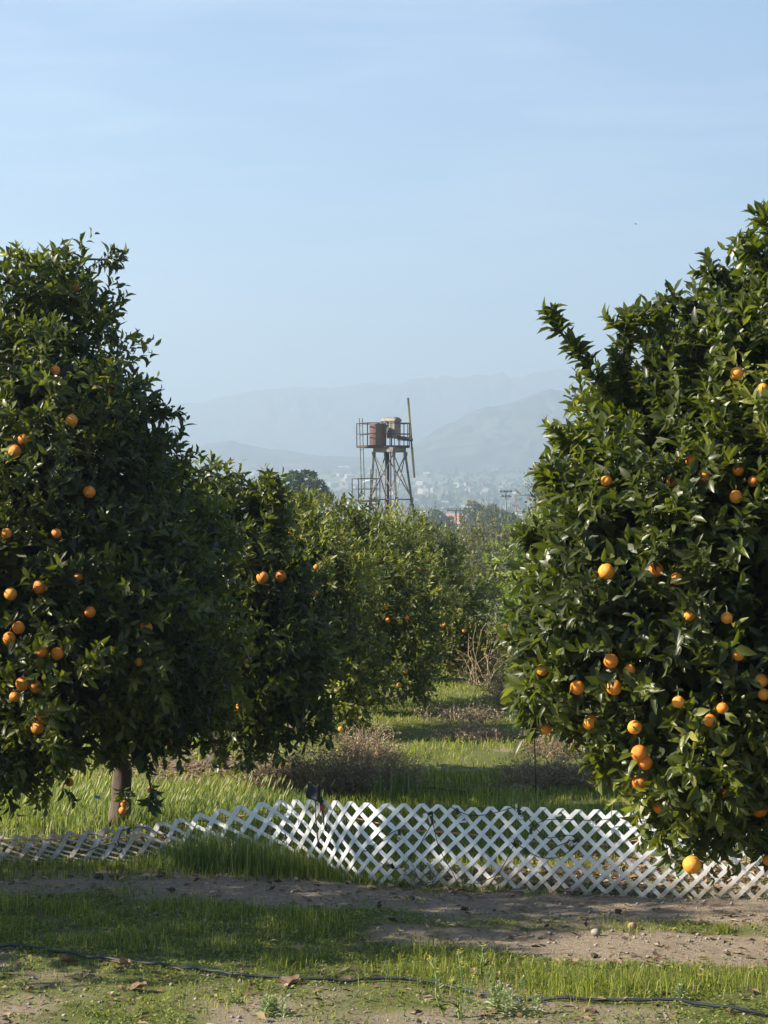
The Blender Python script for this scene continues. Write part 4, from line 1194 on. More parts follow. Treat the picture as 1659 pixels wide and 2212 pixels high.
# string of bulb lights
def c5(x, y): return ((1100 + x / 2.074) / 1.8228, (3050 + y / 2.074) / 1.8228)
def c4(x, y): return ((1400 + x / 1.0216) / 1.8228, (3000 + y / 1.0216) / 1.8228)
def c3(x, y): return ((x / 1.106) / 1.8228, (3000 + y / 1.106) / 1.8228)
paths = [[c3(-10, 365), c3(25, 370), c3(90, 395), c3(180, 425), c3(262, 425), c3(300, 425), c3(400, 380), c3(470, 360), c3(510, 350), c3(530, 300), c3(560, 290)],
         [c3(560, 290), c3(640, 285), c3(710, 318), c3(760, 280), c3(850, 256), c3(900, 262), c3(940, 270), c3(1040, 275), c3(1150, 300), c3(1245, 312), c3(1320, 330)],
         [c3(1180, 225), c3(1260, 205), c3(1340, 205), c5(300, 245), c5(455, 300), c5(555, 300), c5(585, 335), c5(640, 470), c5(700, 585), c5(780, 680), c5(850, 735), c5(930, 765)],
         [c5(930, 765), c5(980, 760), c5(1060, 690), c5(1130, 600), c5(1190, 500), c5(1245, 390), c5(1252, 318), c5(1245, 350), c5(1262, 430), c5(1295, 570), c5(1350, 690), c5(1405, 780), c5(1450, 875)],
         [c5(1450, 875), c5(1560, 895), c4(510, 482), c4(570, 450), c4(610, 390), c4(640, 335), c4(680, 350), c4(730, 380), c4(800, 387), c4(860, 360), c4(895, 320), c4(885, 300), c4(840, 295), c4(770, 305), c4(720, 260), c4(690, 215), c4(655, 190)],
         [c4(655, 190), c4(630, 185), c4(560, 205), c4(500, 215), c4(450, 212), c4(410, 195), c4(380, 180)],
         [c5(320, 560), c5(430, 620), c5(540, 650), c5(640, 625), c5(720, 620), c5(800, 555), c5(870, 510), c5(925, 470), c5(980, 450)],
         [c4(700, 270), c4(760, 235), c4(850, 232), c4(965, 235), c4(1080, 225), c4(1185, 235), c4(1290, 290), c4(1430, 318), c4(1560, 300)],
         [c4(885, 310), c4(800, 345), c4(745, 385)]]
sl = empty('string_lights', fence_uv(830, 1800, 0) - Vector((0, 0, 0)), 'string of clear bulb lights on black cable draped over the white lattice', 'string lights')
so = Vector(sl.location)
def smooth_path(pts, n=6):
    out = []
    for i in range(len(pts) - 1):
        p0 = pts[max(i - 1, 0)]; p1 = pts[i]; p2 = pts[i + 1]; p3 = pts[min(i + 2, len(pts) - 1)]
        for k in range(n):
            t = k / n
            out.append(.5 * ((2 * p1) + (-p0 + p2) * t + (2 * p0 - 5 * p1 + 4 * p2 - p3) * t * t + (-p0 + 3 * p1 - 3 * p2 + p3) * t ** 3))
    out.append(pts[-1])
    return out
for pth in paths:
    pts = smooth_path([Vector(fence_uv(u, v, .018)) - so for u, v in pth])
    MB().tube(pts, .0028, 6).obj('cable', M['black'], sl, True)
gm, gnt, gout = new_mat('clear_bulb_glass')
gb = gnt.nodes.new('ShaderNodeBsdfGlass'); gb.inputs['Roughness'].default_value = 0.02; gb.inputs['IOR'].default_value = 1.2
gt = gnt.nodes.new('ShaderNodeBsdfTransparent'); gmx = gnt.nodes.new('ShaderNodeMixShader'); gmx.inputs['Fac'].default_value = .5
gd = gnt.nodes.new('ShaderNodeBsdfGlossy'); gd.inputs['Roughness'].default_value = .08
gnt.links.new(gt.outputs[0], gmx.inputs[1]); gnt.links.new(gb.outputs[0], gmx.inputs[2]); gm2 = gnt.nodes.new('ShaderNodeMixShader'); gm2.inputs['Fac'].default_value = .16
gnt.links.new(gmx.outputs[0], gm2.inputs[1]); gnt.links.new(gd.outputs[0], gm2.inputs[2])
gnt.links.new(gm2.outputs[0], gout.inputs['Surface'])
bulbs = [(c5(50, 485), 0, -1), (c5(555, 300), -.6, -1), (c5(1250, 308), -1, -.4), (c5(1448, 280), .5, -1), (c5(980, 450), 0, -1), (c5(932, 765), -.5, 1), (c5(1452, 878), -.4, -1),
         (c4(655, 192), .3, -1), (c4(705, 268), 0, -1), (c4(645, 338), -.6, .8), (c4(893, 312), -.6, -.3), (c4(980, 232), -.6, -.4), (c4(1187, 230), 0, -1), (c4(1430, 310), 0, -1),
         (c3(712, 318), .4, -.4), (c3(940, 272), .2, -1), (c3(1245, 312), -.2, -1), (c3(25, 370), -.3, -.6), (c3(275, 428), 0, -1), (c3(510, 348), .2, -.6), (c3(560, 290), 0, -.8)]
def bulb_meshes():
    s = MB().lathe((0, 0, 0), [(.004, -.004), (.010, 0), (.011, .010), (.010, .026), (.012, .028), (.012, .034), (.004, .036)], 12).mesh('socket', M['black'], True)
    prof = [(.006, .034), (.009, .038)]
    for i in range(7):
        a = math.pi * (.22 + .78 * i / 6)
        prof.append((max(.0005, .0185 * math.sin(a)), .054 - .0185 * math.cos(a)))
    g = MB().lathe((0, 0, 0), prof, 14).mesh('bulb', gm, True)
    return s, g
sm, gmesh = bulb_meshes()
for (u, v), dx, dz in bulbs:
    d_ = Vector((dx, -.25, dz)).normalized()
    o = link('bulb', gmesh, sl); o.location = Vector(fence_uv(u, v, .024)) - so; o.rotation_euler = d_.to_track_quat('Z', 'Y').to_euler()
    link('socket', sm, o)

# solar panel lamp on its stake
sp_c = P(*c5(272, 138), 15.62)
sg = gh(sp_c.x + .06, 15.55)
sr = empty('solar_lamp', (sp_c.x + .05, 15.6, sg), 'small black solar panel lamp tilted on a stake above the lattice', 'solar lamp')
soff = Vector(sr.location)
def q3(x, y, d): return Vector(P(*c5(x, y), d))
m = MB()
fr_ = [q3(230, 58, 15.66), q3(322, 92, 15.56), q3(314, 218, 15.52), q3(212, 184, 15.6)]
nrm = (fr_[1] - fr_[0]).cross(fr_[3] - fr_[0]).normalized()
if nrm.y > 0: nrm = -nrm
for p in fr_: m.v.append(tuple(p - soff))
for p in fr_: m.v.append(tuple(p - nrm * .028 - soff))
m.f += [(0, 1, 2, 3), (7, 6, 5, 4)] + [(k, 4 + k, 4 + (k + 1) % 4, (k + 1) % 4) for k in range(4)]
m.obj('panel', M['black'], sr, False, .006).data.materials[0] = M['matt_black']
cen = sum(fr_, Vector()) / 4
inner = [cen + (p - cen) * .88 + nrm * .004 for p in fr_]
mm_ = MB(); 
for p in inner: mm_.v.append(tuple(p - soff))
for p in inner: mm_.v.append(tuple(p - nrm * .003 - soff))
mm_.f += [(0, 1, 2, 3), (7, 6, 5, 4)] + [(k, 4 + k, 4 + (k + 1) % 4, (k + 1) % 4) for k in range(4)]
mm_.obj('solar_cells', mat_simple('solar_cell', [(.3, (.012, .014, .02)), (.7, (.02, .024, .032))], 10, .6, 0, spec=.2), sr)
MB().bar(q3(318, 190, 15.6) - soff, q3(345, 225, 15.62) - soff, .03, .02).obj('bracket', M['black'], sr)
MB().bar(q3(338, 180, 15.62) - soff, q3(345, 300, 15.62) - soff, .016, .02).obj('bracket', M['black'], sr)
MB().tube([q3(345, 290, 15.62) - soff, q3(378, 440, 15.63) - soff, q3(400, 560, 15.63) - soff, q3(418, 700, 15.62) - soff], [.011, .010, .009, .006], 8).obj('stake', M['black'], sr, True)
MB().tube([q3(295, 215, 15.62) - soff, q3(297, 350, 15.65) - soff, q3(310, 480, 15.66) - soff, q3(320, 600, 15.66) - soff], .004, 6).obj('cable', M['black'], sr, True)
MB().lathe(q3(355, 268, 15.6) - soff, [(.004, -.02), (.013, -.015), (.015, 0), (.013, .015), (.004, .02)], 10).obj('knob', M['red'], sr, True)

# ------------------------------------------------------------------ hoses
def ground_line(pts, r, lift=.0):
    out = []
    for u, v in pts:
        y_ = vy(v); x = (u - UC) / F * y_
        out.append((x, y_))
    P2 = smooth_path([Vector((a, b, 0)) for a, b in out], 8)
    return [Vector((p.x, p.y, gh(p.x, p.y) + r + lift + .002 * math.sin(p.x * 5))) for p in P2]
tag(MB().tube(ground_line([(-60, 2038), (0, 2046), (110, 2060), (250, 2080), (350, 2092), (450, 2100), (540, 2110), (640, 2117), (740, 2118), (830, 2117), (940, 2125), (1000, 2135), (1060, 2148), (1130, 2155), (1200, 2160), (1300, 2166), (1400, 2170), (1490, 2176), (1590, 2185), (1720, 2196)], .009, .010), .009, 10).obj('irrigation_hose', M['hose'], None, True),
    'black plastic irrigation hose lying across the grass in front', 'hose')
tag(MB().tube(ground_line([(1150, 1610), (1200, 1612), (1250, 1614), (1330, 1615), (1500, 1616)], .011, .05), .011, 8).obj('irrigation_hose', M['hose'], None, True),
    'thin hose line among dry weeds behind the fence, partly under the big tree', 'hose')
tag(MB().tube(ground_line([(870, 1708), (905, 1706), (960, 1709), (1010, 1712)], .008, .03), .008, 8).obj('irrigation_hose', M['hose'], None, True),
    'short dark hose line showing in the grass at the middle of the aisle', 'hose')

# ------------------------------------------------------------------ grass
def blades(rng, x, y, h, w, lean=.35, rlo=0, rhi=1, seg=2):
    n = len(x)
    z = height(x, y) - .005
    an = rng.random(n) * 6.28
    ld = np.stack([np.cos(an), np.sin(an), np.zeros(n)], 1)
    side = np.stack([-np.sin(an + 1.2 * (rng.random(n) - .5)), np.cos(an), np.zeros(n)], 1)
    ln_ = np.abs(rng.normal(size=n)) * lean
    base = np.stack([x, y, z], 1)
    V = np.zeros((n, 5, 3))
    up = np.array([0, 0, 1.])
    mid = base + (up * (h * .55)[:, None]) + ld * (h * ln_ * .3)[:, None]
    tip = base + (up * (h * np.clip(1 - ln_ * .35, .3, 1))[:, None]) + ld * (h * ln_)[:, None]
    V[:, 0] = base - side * (w * .5)[:, None]; V[:, 1] = base + side * (w * .5)[:, None]
    V[:, 2] = mid + side * (w * .42)[:, None]; V[:, 3] = mid - side * (w * .42)[:, None]; V[:, 4] = tip
    idx = (np.array([0, 1, 2, 3, 3, 2, 4])[None] + (np.arange(n) * 5)[:, None]).ravel()
    r = rlo + (rhi - rlo) * rng.random(n)
    return V.reshape(-1, 3), np.tile([4, 3], n), idx, np.repeat(r, 5)

def scatter(rng, n, y0, y1, margin=.6, umin=None, umax=None):
    """points spread evenly on the ground inside the view wedge"""
    y_ = y0 + (y1 - y0) * rng.random(n * 3)
    hw_ = .172 * y_ + margin
    x_ = (rng.random(n * 3) * 2 - 1) * (.172 * y1 + margin)
    k = np.abs(x_) < hw_
    if umin is not None: k &= (px_u(x_, y_) > umin)
    if umax is not None: k &= (px_u(x_, y_) < umax)
    return x_[k][:n], y_[k][:n]

def merge(parts):
    V = []; S = []; I_ = []; R_ = []; b = 0
    for v, s, i, r in parts:
        V.append(v); S.append(s); I_.append(i + b); R_.append(r); b += len(v)
    return np.concatenate(V), np.concatenate(S), np.concatenate(I_), np.concatenate(R_)

rng = np.random.default_rng(100)
# foreground: lush belt
x, y = scatter(rng, 90000, 11.0, 15.6)
u = px_u(x, y); v = px_v(y)
gz = zone_green(x, y)
lush_lo = np.interp(u, [0, 400, 700, 900, 1100, 1659], [1915, 1922, 1955, 2035, 2060, 2085])
lush_hi = np.interp(u, [0, 400, 700, 1000, 1300, 1659], [2045, 2095, 2118, 2132, 2145, 2150])
jag = (fbm(x * 2.2, y * 3.2, 47, 3) - .5) * 55
in_l = np.clip((v + jag - lush_lo) / 30, 0, 1) * np.clip((lush_hi + jag * .8 - v) / 30, 0, 1)
clump = fbm(x * 3.5, y * 3.5, 44, 3)
k = rng.random(len(x)) < in_l * np.clip((clump - .25) * 2.2, .05, 1)
xl, yl = x[k], y[k]; cl = clump[k]; ed = in_l[k]
parts = [blades(rng, xl, yl, (.02 + .13 * rng.random(len(xl)) * np.clip(cl * 1.9 - .35, .1, 1.4)) * (.45 + .55 * ed), .0028 + .0026 * rng.random(len(xl)), .75, 0, .97)]
# thin grass elsewhere in the foreground
x, y = scatter(rng, 52000, 10.8, 15.6)
g = zone_green(x, y); cl = fbm(x * 4, y * 4, 45, 3)
k = rng.random(len(x)) < np.clip(g - .25, 0, 1) * np.clip((cl - .4) * 3.2, 0, 1)
xs, ys = x[k], y[k]
parts.append(blades(rng, xs, ys, .018 + .045 * rng.random(len(xs)) * cl[k], .003 + .002 * rng.random(len(xs)), .7, 0, .97))
# taller tufts by the hose and the bottom edge
def tuft(cu, cv, n, spread, h, hi=.95, w=.004):
    yc = vy(cv); xc = (cu - UC) / F * yc
    xx_ = xc + rng.normal(size=n) * spread; yy_ = yc + rng.normal(size=n) * spread
    return blades(rng, xx_, yy_, h * (.5 + .6 * rng.random(n)), np.full(n, w) * (.8 + .5 * rng.random(n)), .45, .1, hi)
for (cu, cv, n_, s_, h_) in [(1345, 2008, 160, .09, .07), (1562, 2008, 130, .04, .07), (1200, 2140, 200, .16, .13), (1320, 2135, 300, .2, .14), (1000, 2120, 200, .2, .11), (60, 2100, 60, .15, .06), (400, 2150, 120, .15, .07), (1520, 2120, 200, .2, .13),
                           (1600, 2130, 200, .15, .13), (900, 2100, 160, .15, .10), (470, 2160, 200, .2, .05), (860, 1908, 150, .06, .09), (760, 1895, 180, .12, .12), (1010, 1920, 120, .08, .09), (1075, 1922, 90, .05, .08), (935, 1925, 90, .06, .06), (1150, 1935, 60, .05, .06), (1060, 1980, 120, .2, .03)]:
    parts.append(tuft(cu, cv, n_, s_, h_))
# grass standing against and through the fence on the left
x, y = scatter(rng, 60000, 14.9, 17.2, umax=900)
u = px_u(x, y); v = px_v(y)
dens = np.interp(u, [0, 120, 300, 380, 420, 560, 640, 700, 760, 900], [.35, .3, .45, .9, 1, 1, .9, .75, .45, .1])
bandm = np.clip((v - np.interp(u, [0, 660, 800, 900], [1860, 1862, 1880, 1900])) / 8, 0, 1) * np.clip((np.interp(u, [0, 300, 660, 760, 900], [1885, 1888, 1902, 1912, 1922]) - v) / 7, 0, 1)
k = rng.random(len(x)) < dens * bandm * .75
xt, yt = x[k], y[k]; ut = u[k]
ht = np.interp(ut, [0, 250, 340, 420, 500, 640, 720, 900], [.05, .07, .14, .26, .27, .20, .12, .07])
sel_ = rng.random(len(xt)) < np.interp(ut, [0, 250, 360, 520, 640, 720], [.1, .2, .8, .75, .4, .1])
hq = ht * (.5 + .7 * rng.random(len(xt)))
parts.append(blades(rng, xt[~sel_], yt[~sel_], hq[~sel_], .004 + .002 * rng.random((~sel_).sum()), .35, .1, .95))
V, S, I_, R_ = blades(rng, xt[sel_], yt[sel_], hq[sel_] * 1.15, .004 + .002 * rng.random(sel_.sum()), .35, 0, .95)
tag(link('fence_grass', np_mesh('fence_grass', V, S, I_, M['tall_grass'], R_, smooth=False)), 'thick tuft of yellowish tall grass growing through the sagging lattice', None, None, 'stuff')
V, S, I_, R_ = merge(parts)
tag(link('foreground_grass', np_mesh('foreground_grass', V, S, I_, M['grass'], R_, smooth=False)), 'short green grass before and against the white lattice', None, None, 'stuff')

# low broad weeds
x, y = scatter(rng, 120000, 10.6, 15.4)
g = zone_green(x, y); cl = fbm(x * 5, y * 5, 61, 3)
k = rng.random(len(x)) < np.clip((g - .2) * 1.2, 0, 1) * np.clip((cl - .33) * 3, 0, 1)
x, y = x[k], y[k]; n = len(x)
p = np.stack([x, y, height(x, y) + .004 + .012 * rng.random(n)], 1)
an = rng.random(n) * 6.28
L = np.stack([np.cos(an), np.sin(an), .25 + rng.random(n) * .7], 1)
V, S, I_, R_ = leaf_geo(p, L, np.tile([0, 0, 1.], (n, 1)) + rng.normal(size=(n, 3)) * .3, .012 + .018 * rng.random(n), .007 + .009 * rng.random(n), rng.random(n), True)
tag(link('ground_weeds', np_mesh('ground_weeds', V, S, I_, M['weed'], R_)), 'low broad-leaved weeds matting the soil in front', None, None, 'stuff')

# grass behind the fence
parts = []
x, y = scatter(rng, 70000, 15.3, 21.5)
u = px_u(x, y); v = px_v(y); n1 = fbm(x * 1.5, y * 1.5, 71, 3); lit = zone_litter(x, y)
tall = np.clip((700 - u) / 250, 0, 1) * np.clip((y - 17.0) / .5, 0, 1)
k = (rng.random(len(x)) < (.35 + .65 * n1) * (1 - .9 * lit) * np.where(u > 1250, .55, 1)) & ~((y < 15.8) & (u > 700) & (rng.random(len(x)) < .4))
x, y, tall, n1 = x[k], y[k], tall[k], n1[k]
hh_ = .06 + .10 * rng.random(len(x)) * n1 * 1.6 + tall * (.03 + .09 * rng.random(len(x))) * (y < 20)
parts.append(blades(rng, x, y, hh_ * .8, .005 + .003 * rng.random(len(x)), .4, 0, .95))
x, y = scatter(rng, 150000, 21, 46, .3)
n1 = fbm(x * .9, y * .9, 72, 3); lit = zone_litter(x, y)
k = rng.random(len(x)) < np.clip((n1 - .15) * 2, 0, 1) * (1 - .95 * lit)
x, y = x[k], y[k]
parts.append(blades(rng, x, y, .03 + .085 * rng.random(len(x)) * n1[k] * 1.7, .006 + .005 * rng.random(len(x)), .6, .15, 1))
V, S, I_, R_ = merge(parts)
tag(link('orchard_grass', np_mesh('orchard_grass', V, S, I_, M['grass'], R_, smooth=False)), 'bright green grass along the aisle behind the lattice', None, None, 'stuff')
# tall seeding grass left
x, y = scatter(rng, 26000, 16.9, 20.4, umax=720)
u = px_u(x, y); n1 = fbm(x * 1.3, y * 1.3, 81, 3)
k = rng.random(len(x)) < np.clip((n1 - .2) * 2.2, 0, 1) * np.clip((740 - u) / 100, 0, 1) * np.clip(1 - zone_litter(x, y), .05, 1)
x, y = x[k], y[k]; n = len(x)
h = .05 + .16 * rng.random(n) ** 1.4 * (.5 + n1[k]) * np.clip(1.15 - (y - 18.2) / 3, .45, 1)
parts = [blades(rng, x, y, h, .0055 + .003 * rng.random(n), .42, 0, 1)]
kk = (rng.random(n) < .10) & (h > .12)
xs, ys, hs = x[kk], y[kk], h[kk] * 1.15
p = np.stack([xs, ys, height(xs, ys) + hs * .85], 1); m_ = len(xs)
an = rng.random(m_) * 1.2 - .3
L = np.stack([np.cos(an) * .45 + .1, np.sin(an) * .5 - .2, np.ones(m_)], 1)
parts.append(leaf_geo(p, L, rng.normal(size=(m_, 3)), .06 + .05 * rng.random(m_), .012 + .006 * rng.random(m_), .85 + .15 * rng.random(m_), True))
for (cu, cv) in ((1300, 1790), (1360, 1780), (1175, 1760), (1245, 1800), (1420, 1790), (1100, 1740), (880, 1700), (820, 1705)):
    yc = vy(cv + 20); xc = (cu - UC) / F * yc; n_ = 60
    xx_ = xc + rng.normal(size=n_) * .1; yy_ = yc + rng.normal(size=n_) * .1
    parts.append(blades(rng, xx_, yy_, .18 + .22 * rng.random(n_), np.full(n_, .005), .35, .1, 1))
V, S, I_, R_ = merge(parts)
tag(link('tall_grass', np_mesh('tall_grass', V, S, I_, M['tall_grass'], R_, smooth=False)), 'tall pale seeding grass glowing around the trunk behind the fence', None, None, 'stuff')

# fallen leaves
def litter_pts(n, y0, y1, seed):
    rg = np.random.default_rng(seed); x, y = scatter(rg, n, y0, y1); k = rg.random(len(x)) < zone_litter(x, y)
    return x[k], y[k]
xa, ya = litter_pts(30000, 16.2, 24, 5); xb, yb = litter_pts(16000, 14.7, 17, 6)
x = np.concatenate([xa, xb]); y = np.concatenate([ya, yb])
x3, y3 = scatter(rng, 1500, 11, 16); x = np.concatenate([x, x3]); y = np.concatenate([y, y3]); n = len(x)
an = rng.random(n) * 6.28
V, S, I_, R_ = leaf_geo(np.stack([x, y, height(x, y) + .006 + .012 * rng.random(n)], 1), np.stack([np.cos(an), np.sin(an), rng.normal(size=n) * .25], 1), np.tile([0, 0, 1.], (n, 1)) + rng.normal(size=(n, 3)) * .4,
                        .035 + .05 * rng.random(n), .02 + .022 * rng.random(n), rng.random(n), True)
tag(link('fallen_leaves', np_mesh('fallen_leaves', V, S, I_, M['litter'], R_)), 'brown fallen leaves strewn under the orange trees', None, None, 'stuff')

xs_, ys_ = scatter(rng, 9000, 10.8, 16.2)
V, S, I_, R_ = blades(rng, xs_, ys_, .03 + .06 * rng.random(len(xs_)), np.full(len(xs_), .0028), .3, .3, 1)
Vr = V.reshape(-1, 5, 3); zb0 = Vr[:, :2, 2].mean(1); up_ = (Vr[:, :, 2] - zb0[:, None]).copy()
aa = rng.random(len(Vr)) * 6.28
Vr[:, :, 0] += up_ * np.cos(aa)[:, None]; Vr[:, :, 1] += up_ * np.sin(aa)[:, None]; Vr[:, :, 2] = zb0[:, None] + .008 + up_ * .12
tag(link('dead_straw', np_mesh('dead_straw', Vr.reshape(-1, 3), S, I_, M['litter'], R_, smooth=False)), 'bits of dead straw lying on the soil in front', None, None, 'stuff')
# gravel bits
mb = MB(); rd = random.Random(8)
xg, yg = scatter(rng, 11000, 10.9, 15.9)
gg = zone_green(xg, yg)
for i in range(len(xg)):
    if rd.random() > 1.1 - gg[i]: continue
    r = rd.uniform(.003, .008) if rd.random() < .94 else rd.uniform(.010, .018)
    c = (xg[i], yg[i], gh(xg[i], yg[i]) + r * .3)
    R = Matrix.Rotation(rd.uniform(0, 3), 3, 'Z') @ Matrix.Rotation(rd.uniform(-.5, .5), 3, 'X')
    b = len(mb.v)
    for q_ in ((1, 0, 0), (0, 1, 0), (-1, 0, 0), (0, -1, 0), (0, 0, .7), (0, 0, -.7)):
        pq = R @ (Vector(q_) * r * rd.uniform(.7, 1.3)); mb.v.append((c[0] + pq.x, c[1] + pq.y, c[2] + pq.z))
    for f in ((0, 1, 4), (1, 2, 4), (2, 3, 4), (3, 0, 4), (1, 0, 5), (2, 1, 5), (3, 2, 5), (0, 3, 5)): mb.f.append(tuple(b + t for t in f))
tag(mb.obj('gravel', M['stone'], None, True), 'pale pebbles and grit on the bare dirt track', None, None, 'stuff')

# ------------------------------------------------------------------ dry bushes
def dry_bush(label, u, v, w_px, h_px, n, seed, up=.6, leafy=1.0, group='dry weed clumps behind the fence', dy=.35, rad=.0022):
    rg = random.Random(seed); y0 = vy(v); x0 = (u - UC) / F * y0; g = gh(x0, y0)
    root = empty('dry_bush', (x0, y0, g), label, 'dry bush', group)
    W = w_px / F * y0 / 2; H = h_px / F * y0
    mb = MB(); tips = []
    k_r = y0 / 20
    for i in range(n):
        a = rg.uniform(0, 6.28); rr_ = math.sqrt(rg.random())
        bx_ = math.cos(a) * rr_ * W * .75; by_ = math.sin(a) * rr_ * dy
        p = Vector((bx_, by_, 0)); d = Vector((rg.gauss(0, .7), rg.gauss(0, .5), up + rg.random() * .8)).normalized()
        L_ = H * rg.uniform(.4, 1.1) * (1 - .45 * abs(bx_) / max(W, .01)); seg = 5; pts = [p.copy()]
        for s_ in range(seg):
            d = (d + Vector((rg.gauss(0, .28), rg.gauss(0, .25), rg.gauss(-.03, .2)))).normalized()
            p = p + d * L_ / seg; p.z = max(p.z, .01); pts.append(p.copy())
            if s_ > 0: tips.append((p.copy(), d.copy()))
        mb.tube(pts, [rad * k_r * (1.3 - .8 * j / seg) for j in range(seg + 1)], 3, False)
        if rg.random() < .8:
            q_ = pts[rg.randint(2, 4)]; e = q_ + Vector((rg.gauss(0, .5), rg.gauss(0, .4), rg.random() * .5)).normalized() * L_ * .4
            mb.tube([q_, q_.lerp(e, .5) + Vector((0, 0, .02)), e], [rad * .8 * k_r, rad * .6 * k_r, rad * .4 * k_r], 3, False); tips.append((e, d)); tips.append((q_.lerp(e, .6), d))
    me = mb.mesh('stems', M['dry'])
    a = me.attributes.new('rnd', 'FLOAT', 'POINT'); nr = np.random.default_rng(seed)
    a.data.foreach_set('value', np.clip(np.repeat(nr.random(len(mb.v) // 3 + 1), 3)[:len(mb.v)] * .9, 0, 1).astype(np.float32))
    tag(link('stems', me, root), kind='stuff')
    m_ = int(len(tips) * 2.2 * leafy)
    if m_:
        ii = nr.integers(0, len(tips), m_)
        p = np.array([tips[i][0] for i in ii]) + nr.normal(size=(m_, 3)) * .012 * k_r; d = np.array([tips[i][1] for i in ii])
        V, S, I_, R_ = leaf_geo(p, unit(d + nr.normal(size=d.shape) * .8), nr.normal(size=d.shape), (.012 + .014 * nr.random(m_)) * k_r, (.007 + .007 * nr.random(m_)) * k_r, nr.random(m_), True)
        tag(link('seed_heads', np_mesh('seed_heads', V, S, I_, M['dry'], R_), root), kind='stuff')
    return root
dry_bush('largest tangled brown dry bush, behind the black solar lamp', 720, 1712, 300, 130, 620, 1)
dry_bush('dense dark brown dry clump just right of the largest dry bush', 835, 1705, 140, 105, 300, 2)
dry_bush('low dry weeds under the second orange tree, left of the largest bush', 590, 1705, 140, 95, 240, 3)
dry_bush('reddish dry weeds at the foot of the big near tree', 1310, 1700, 190, 110, 300, 4, leafy=1.4)
dry_bush('pinkish dry weed patch in the middle of the aisle', 1165, 1692, 200, 85, 190, 5)
dry_bush('dry weeds leaning out of the third orange tree', 790, 1640, 150, 100, 170, 6, up=.4)
dry_bush('tall dry stalks beside the lower edge of the big tree', 1190, 1630, 170, 75, 170, 7)
dry_bush('thin line of dry stalks across the aisle', 1020, 1600, 260, 38, 200, 8, up=1)
dry_bush('bare pale twigs standing in front of the farthest dark orange tree', 1030, 1475, 110, 150, 130, 9, up=.9, leafy=.3, dy=1, rad=.003)
dry_bush('brown scrub closing the far end of the aisle', 1060, 1420, 110, 110, 300, 10, up=.8, dy=2, rad=.003)
dry_bush('dry scrub at the side of the aisle under the yellowish tree', 1110, 1520, 120, 110, 220, 11, up=.8, dy=1, rad=.003)
dry_bush('fine dry stalks further up the aisle in the shade line', 1000, 1560, 240, 40, 160, 12, up=1.1, dy=.8)
# tall thin stalk
y0 = vy(1712); x0 = (1158 - UC) / F * y0
r = MB().tube([(x0, y0, gh(x0, y0)), (x0 - .01, y0, .35), (x0 - .02, y0, .62)], [.007, .006, .004], 6).obj('thin_stake', M['wood'], None, True)
tag(r, 'single thin dark stake standing upright in the middle of the aisle', 'stake')
# leafless twig at the fence
y0 = 14.95; x0 = (928 - UC) / F * y0
mb = MB(); rd = random.Random(4)
def twiggy(p, d, L_, dep, r_):
    q_ = p + d * L_; mb.tube([p, p.lerp(q_, .5) + Vector((rd.gauss(0, .008), 0, rd.gauss(0, .008))), q_], [r_, r_ * .85, r_ * .7], 4, False)
    if dep: 
        for _ in range(rd.choice((2, 3))):
            twiggy(q_, (d + Vector((rd.gauss(0, .6), rd.gauss(0, .3), rd.gauss(.1, .4)))).normalized(), L_ * .72, dep - 1, r_ * .7)
for k in range(4): twiggy(Vector((x0 + rd.uniform(-.04, .04), y0, gh(x0, y0))), Vector((rd.uniform(-.6, 1), -.2, .7)).normalized(), .09, 3, .004)
tag(mb.obj('dead_twig', M['dry'] if False else M['grey_twig']), 'small leafless twig bush growing at the foot of the lattice', 'twig')

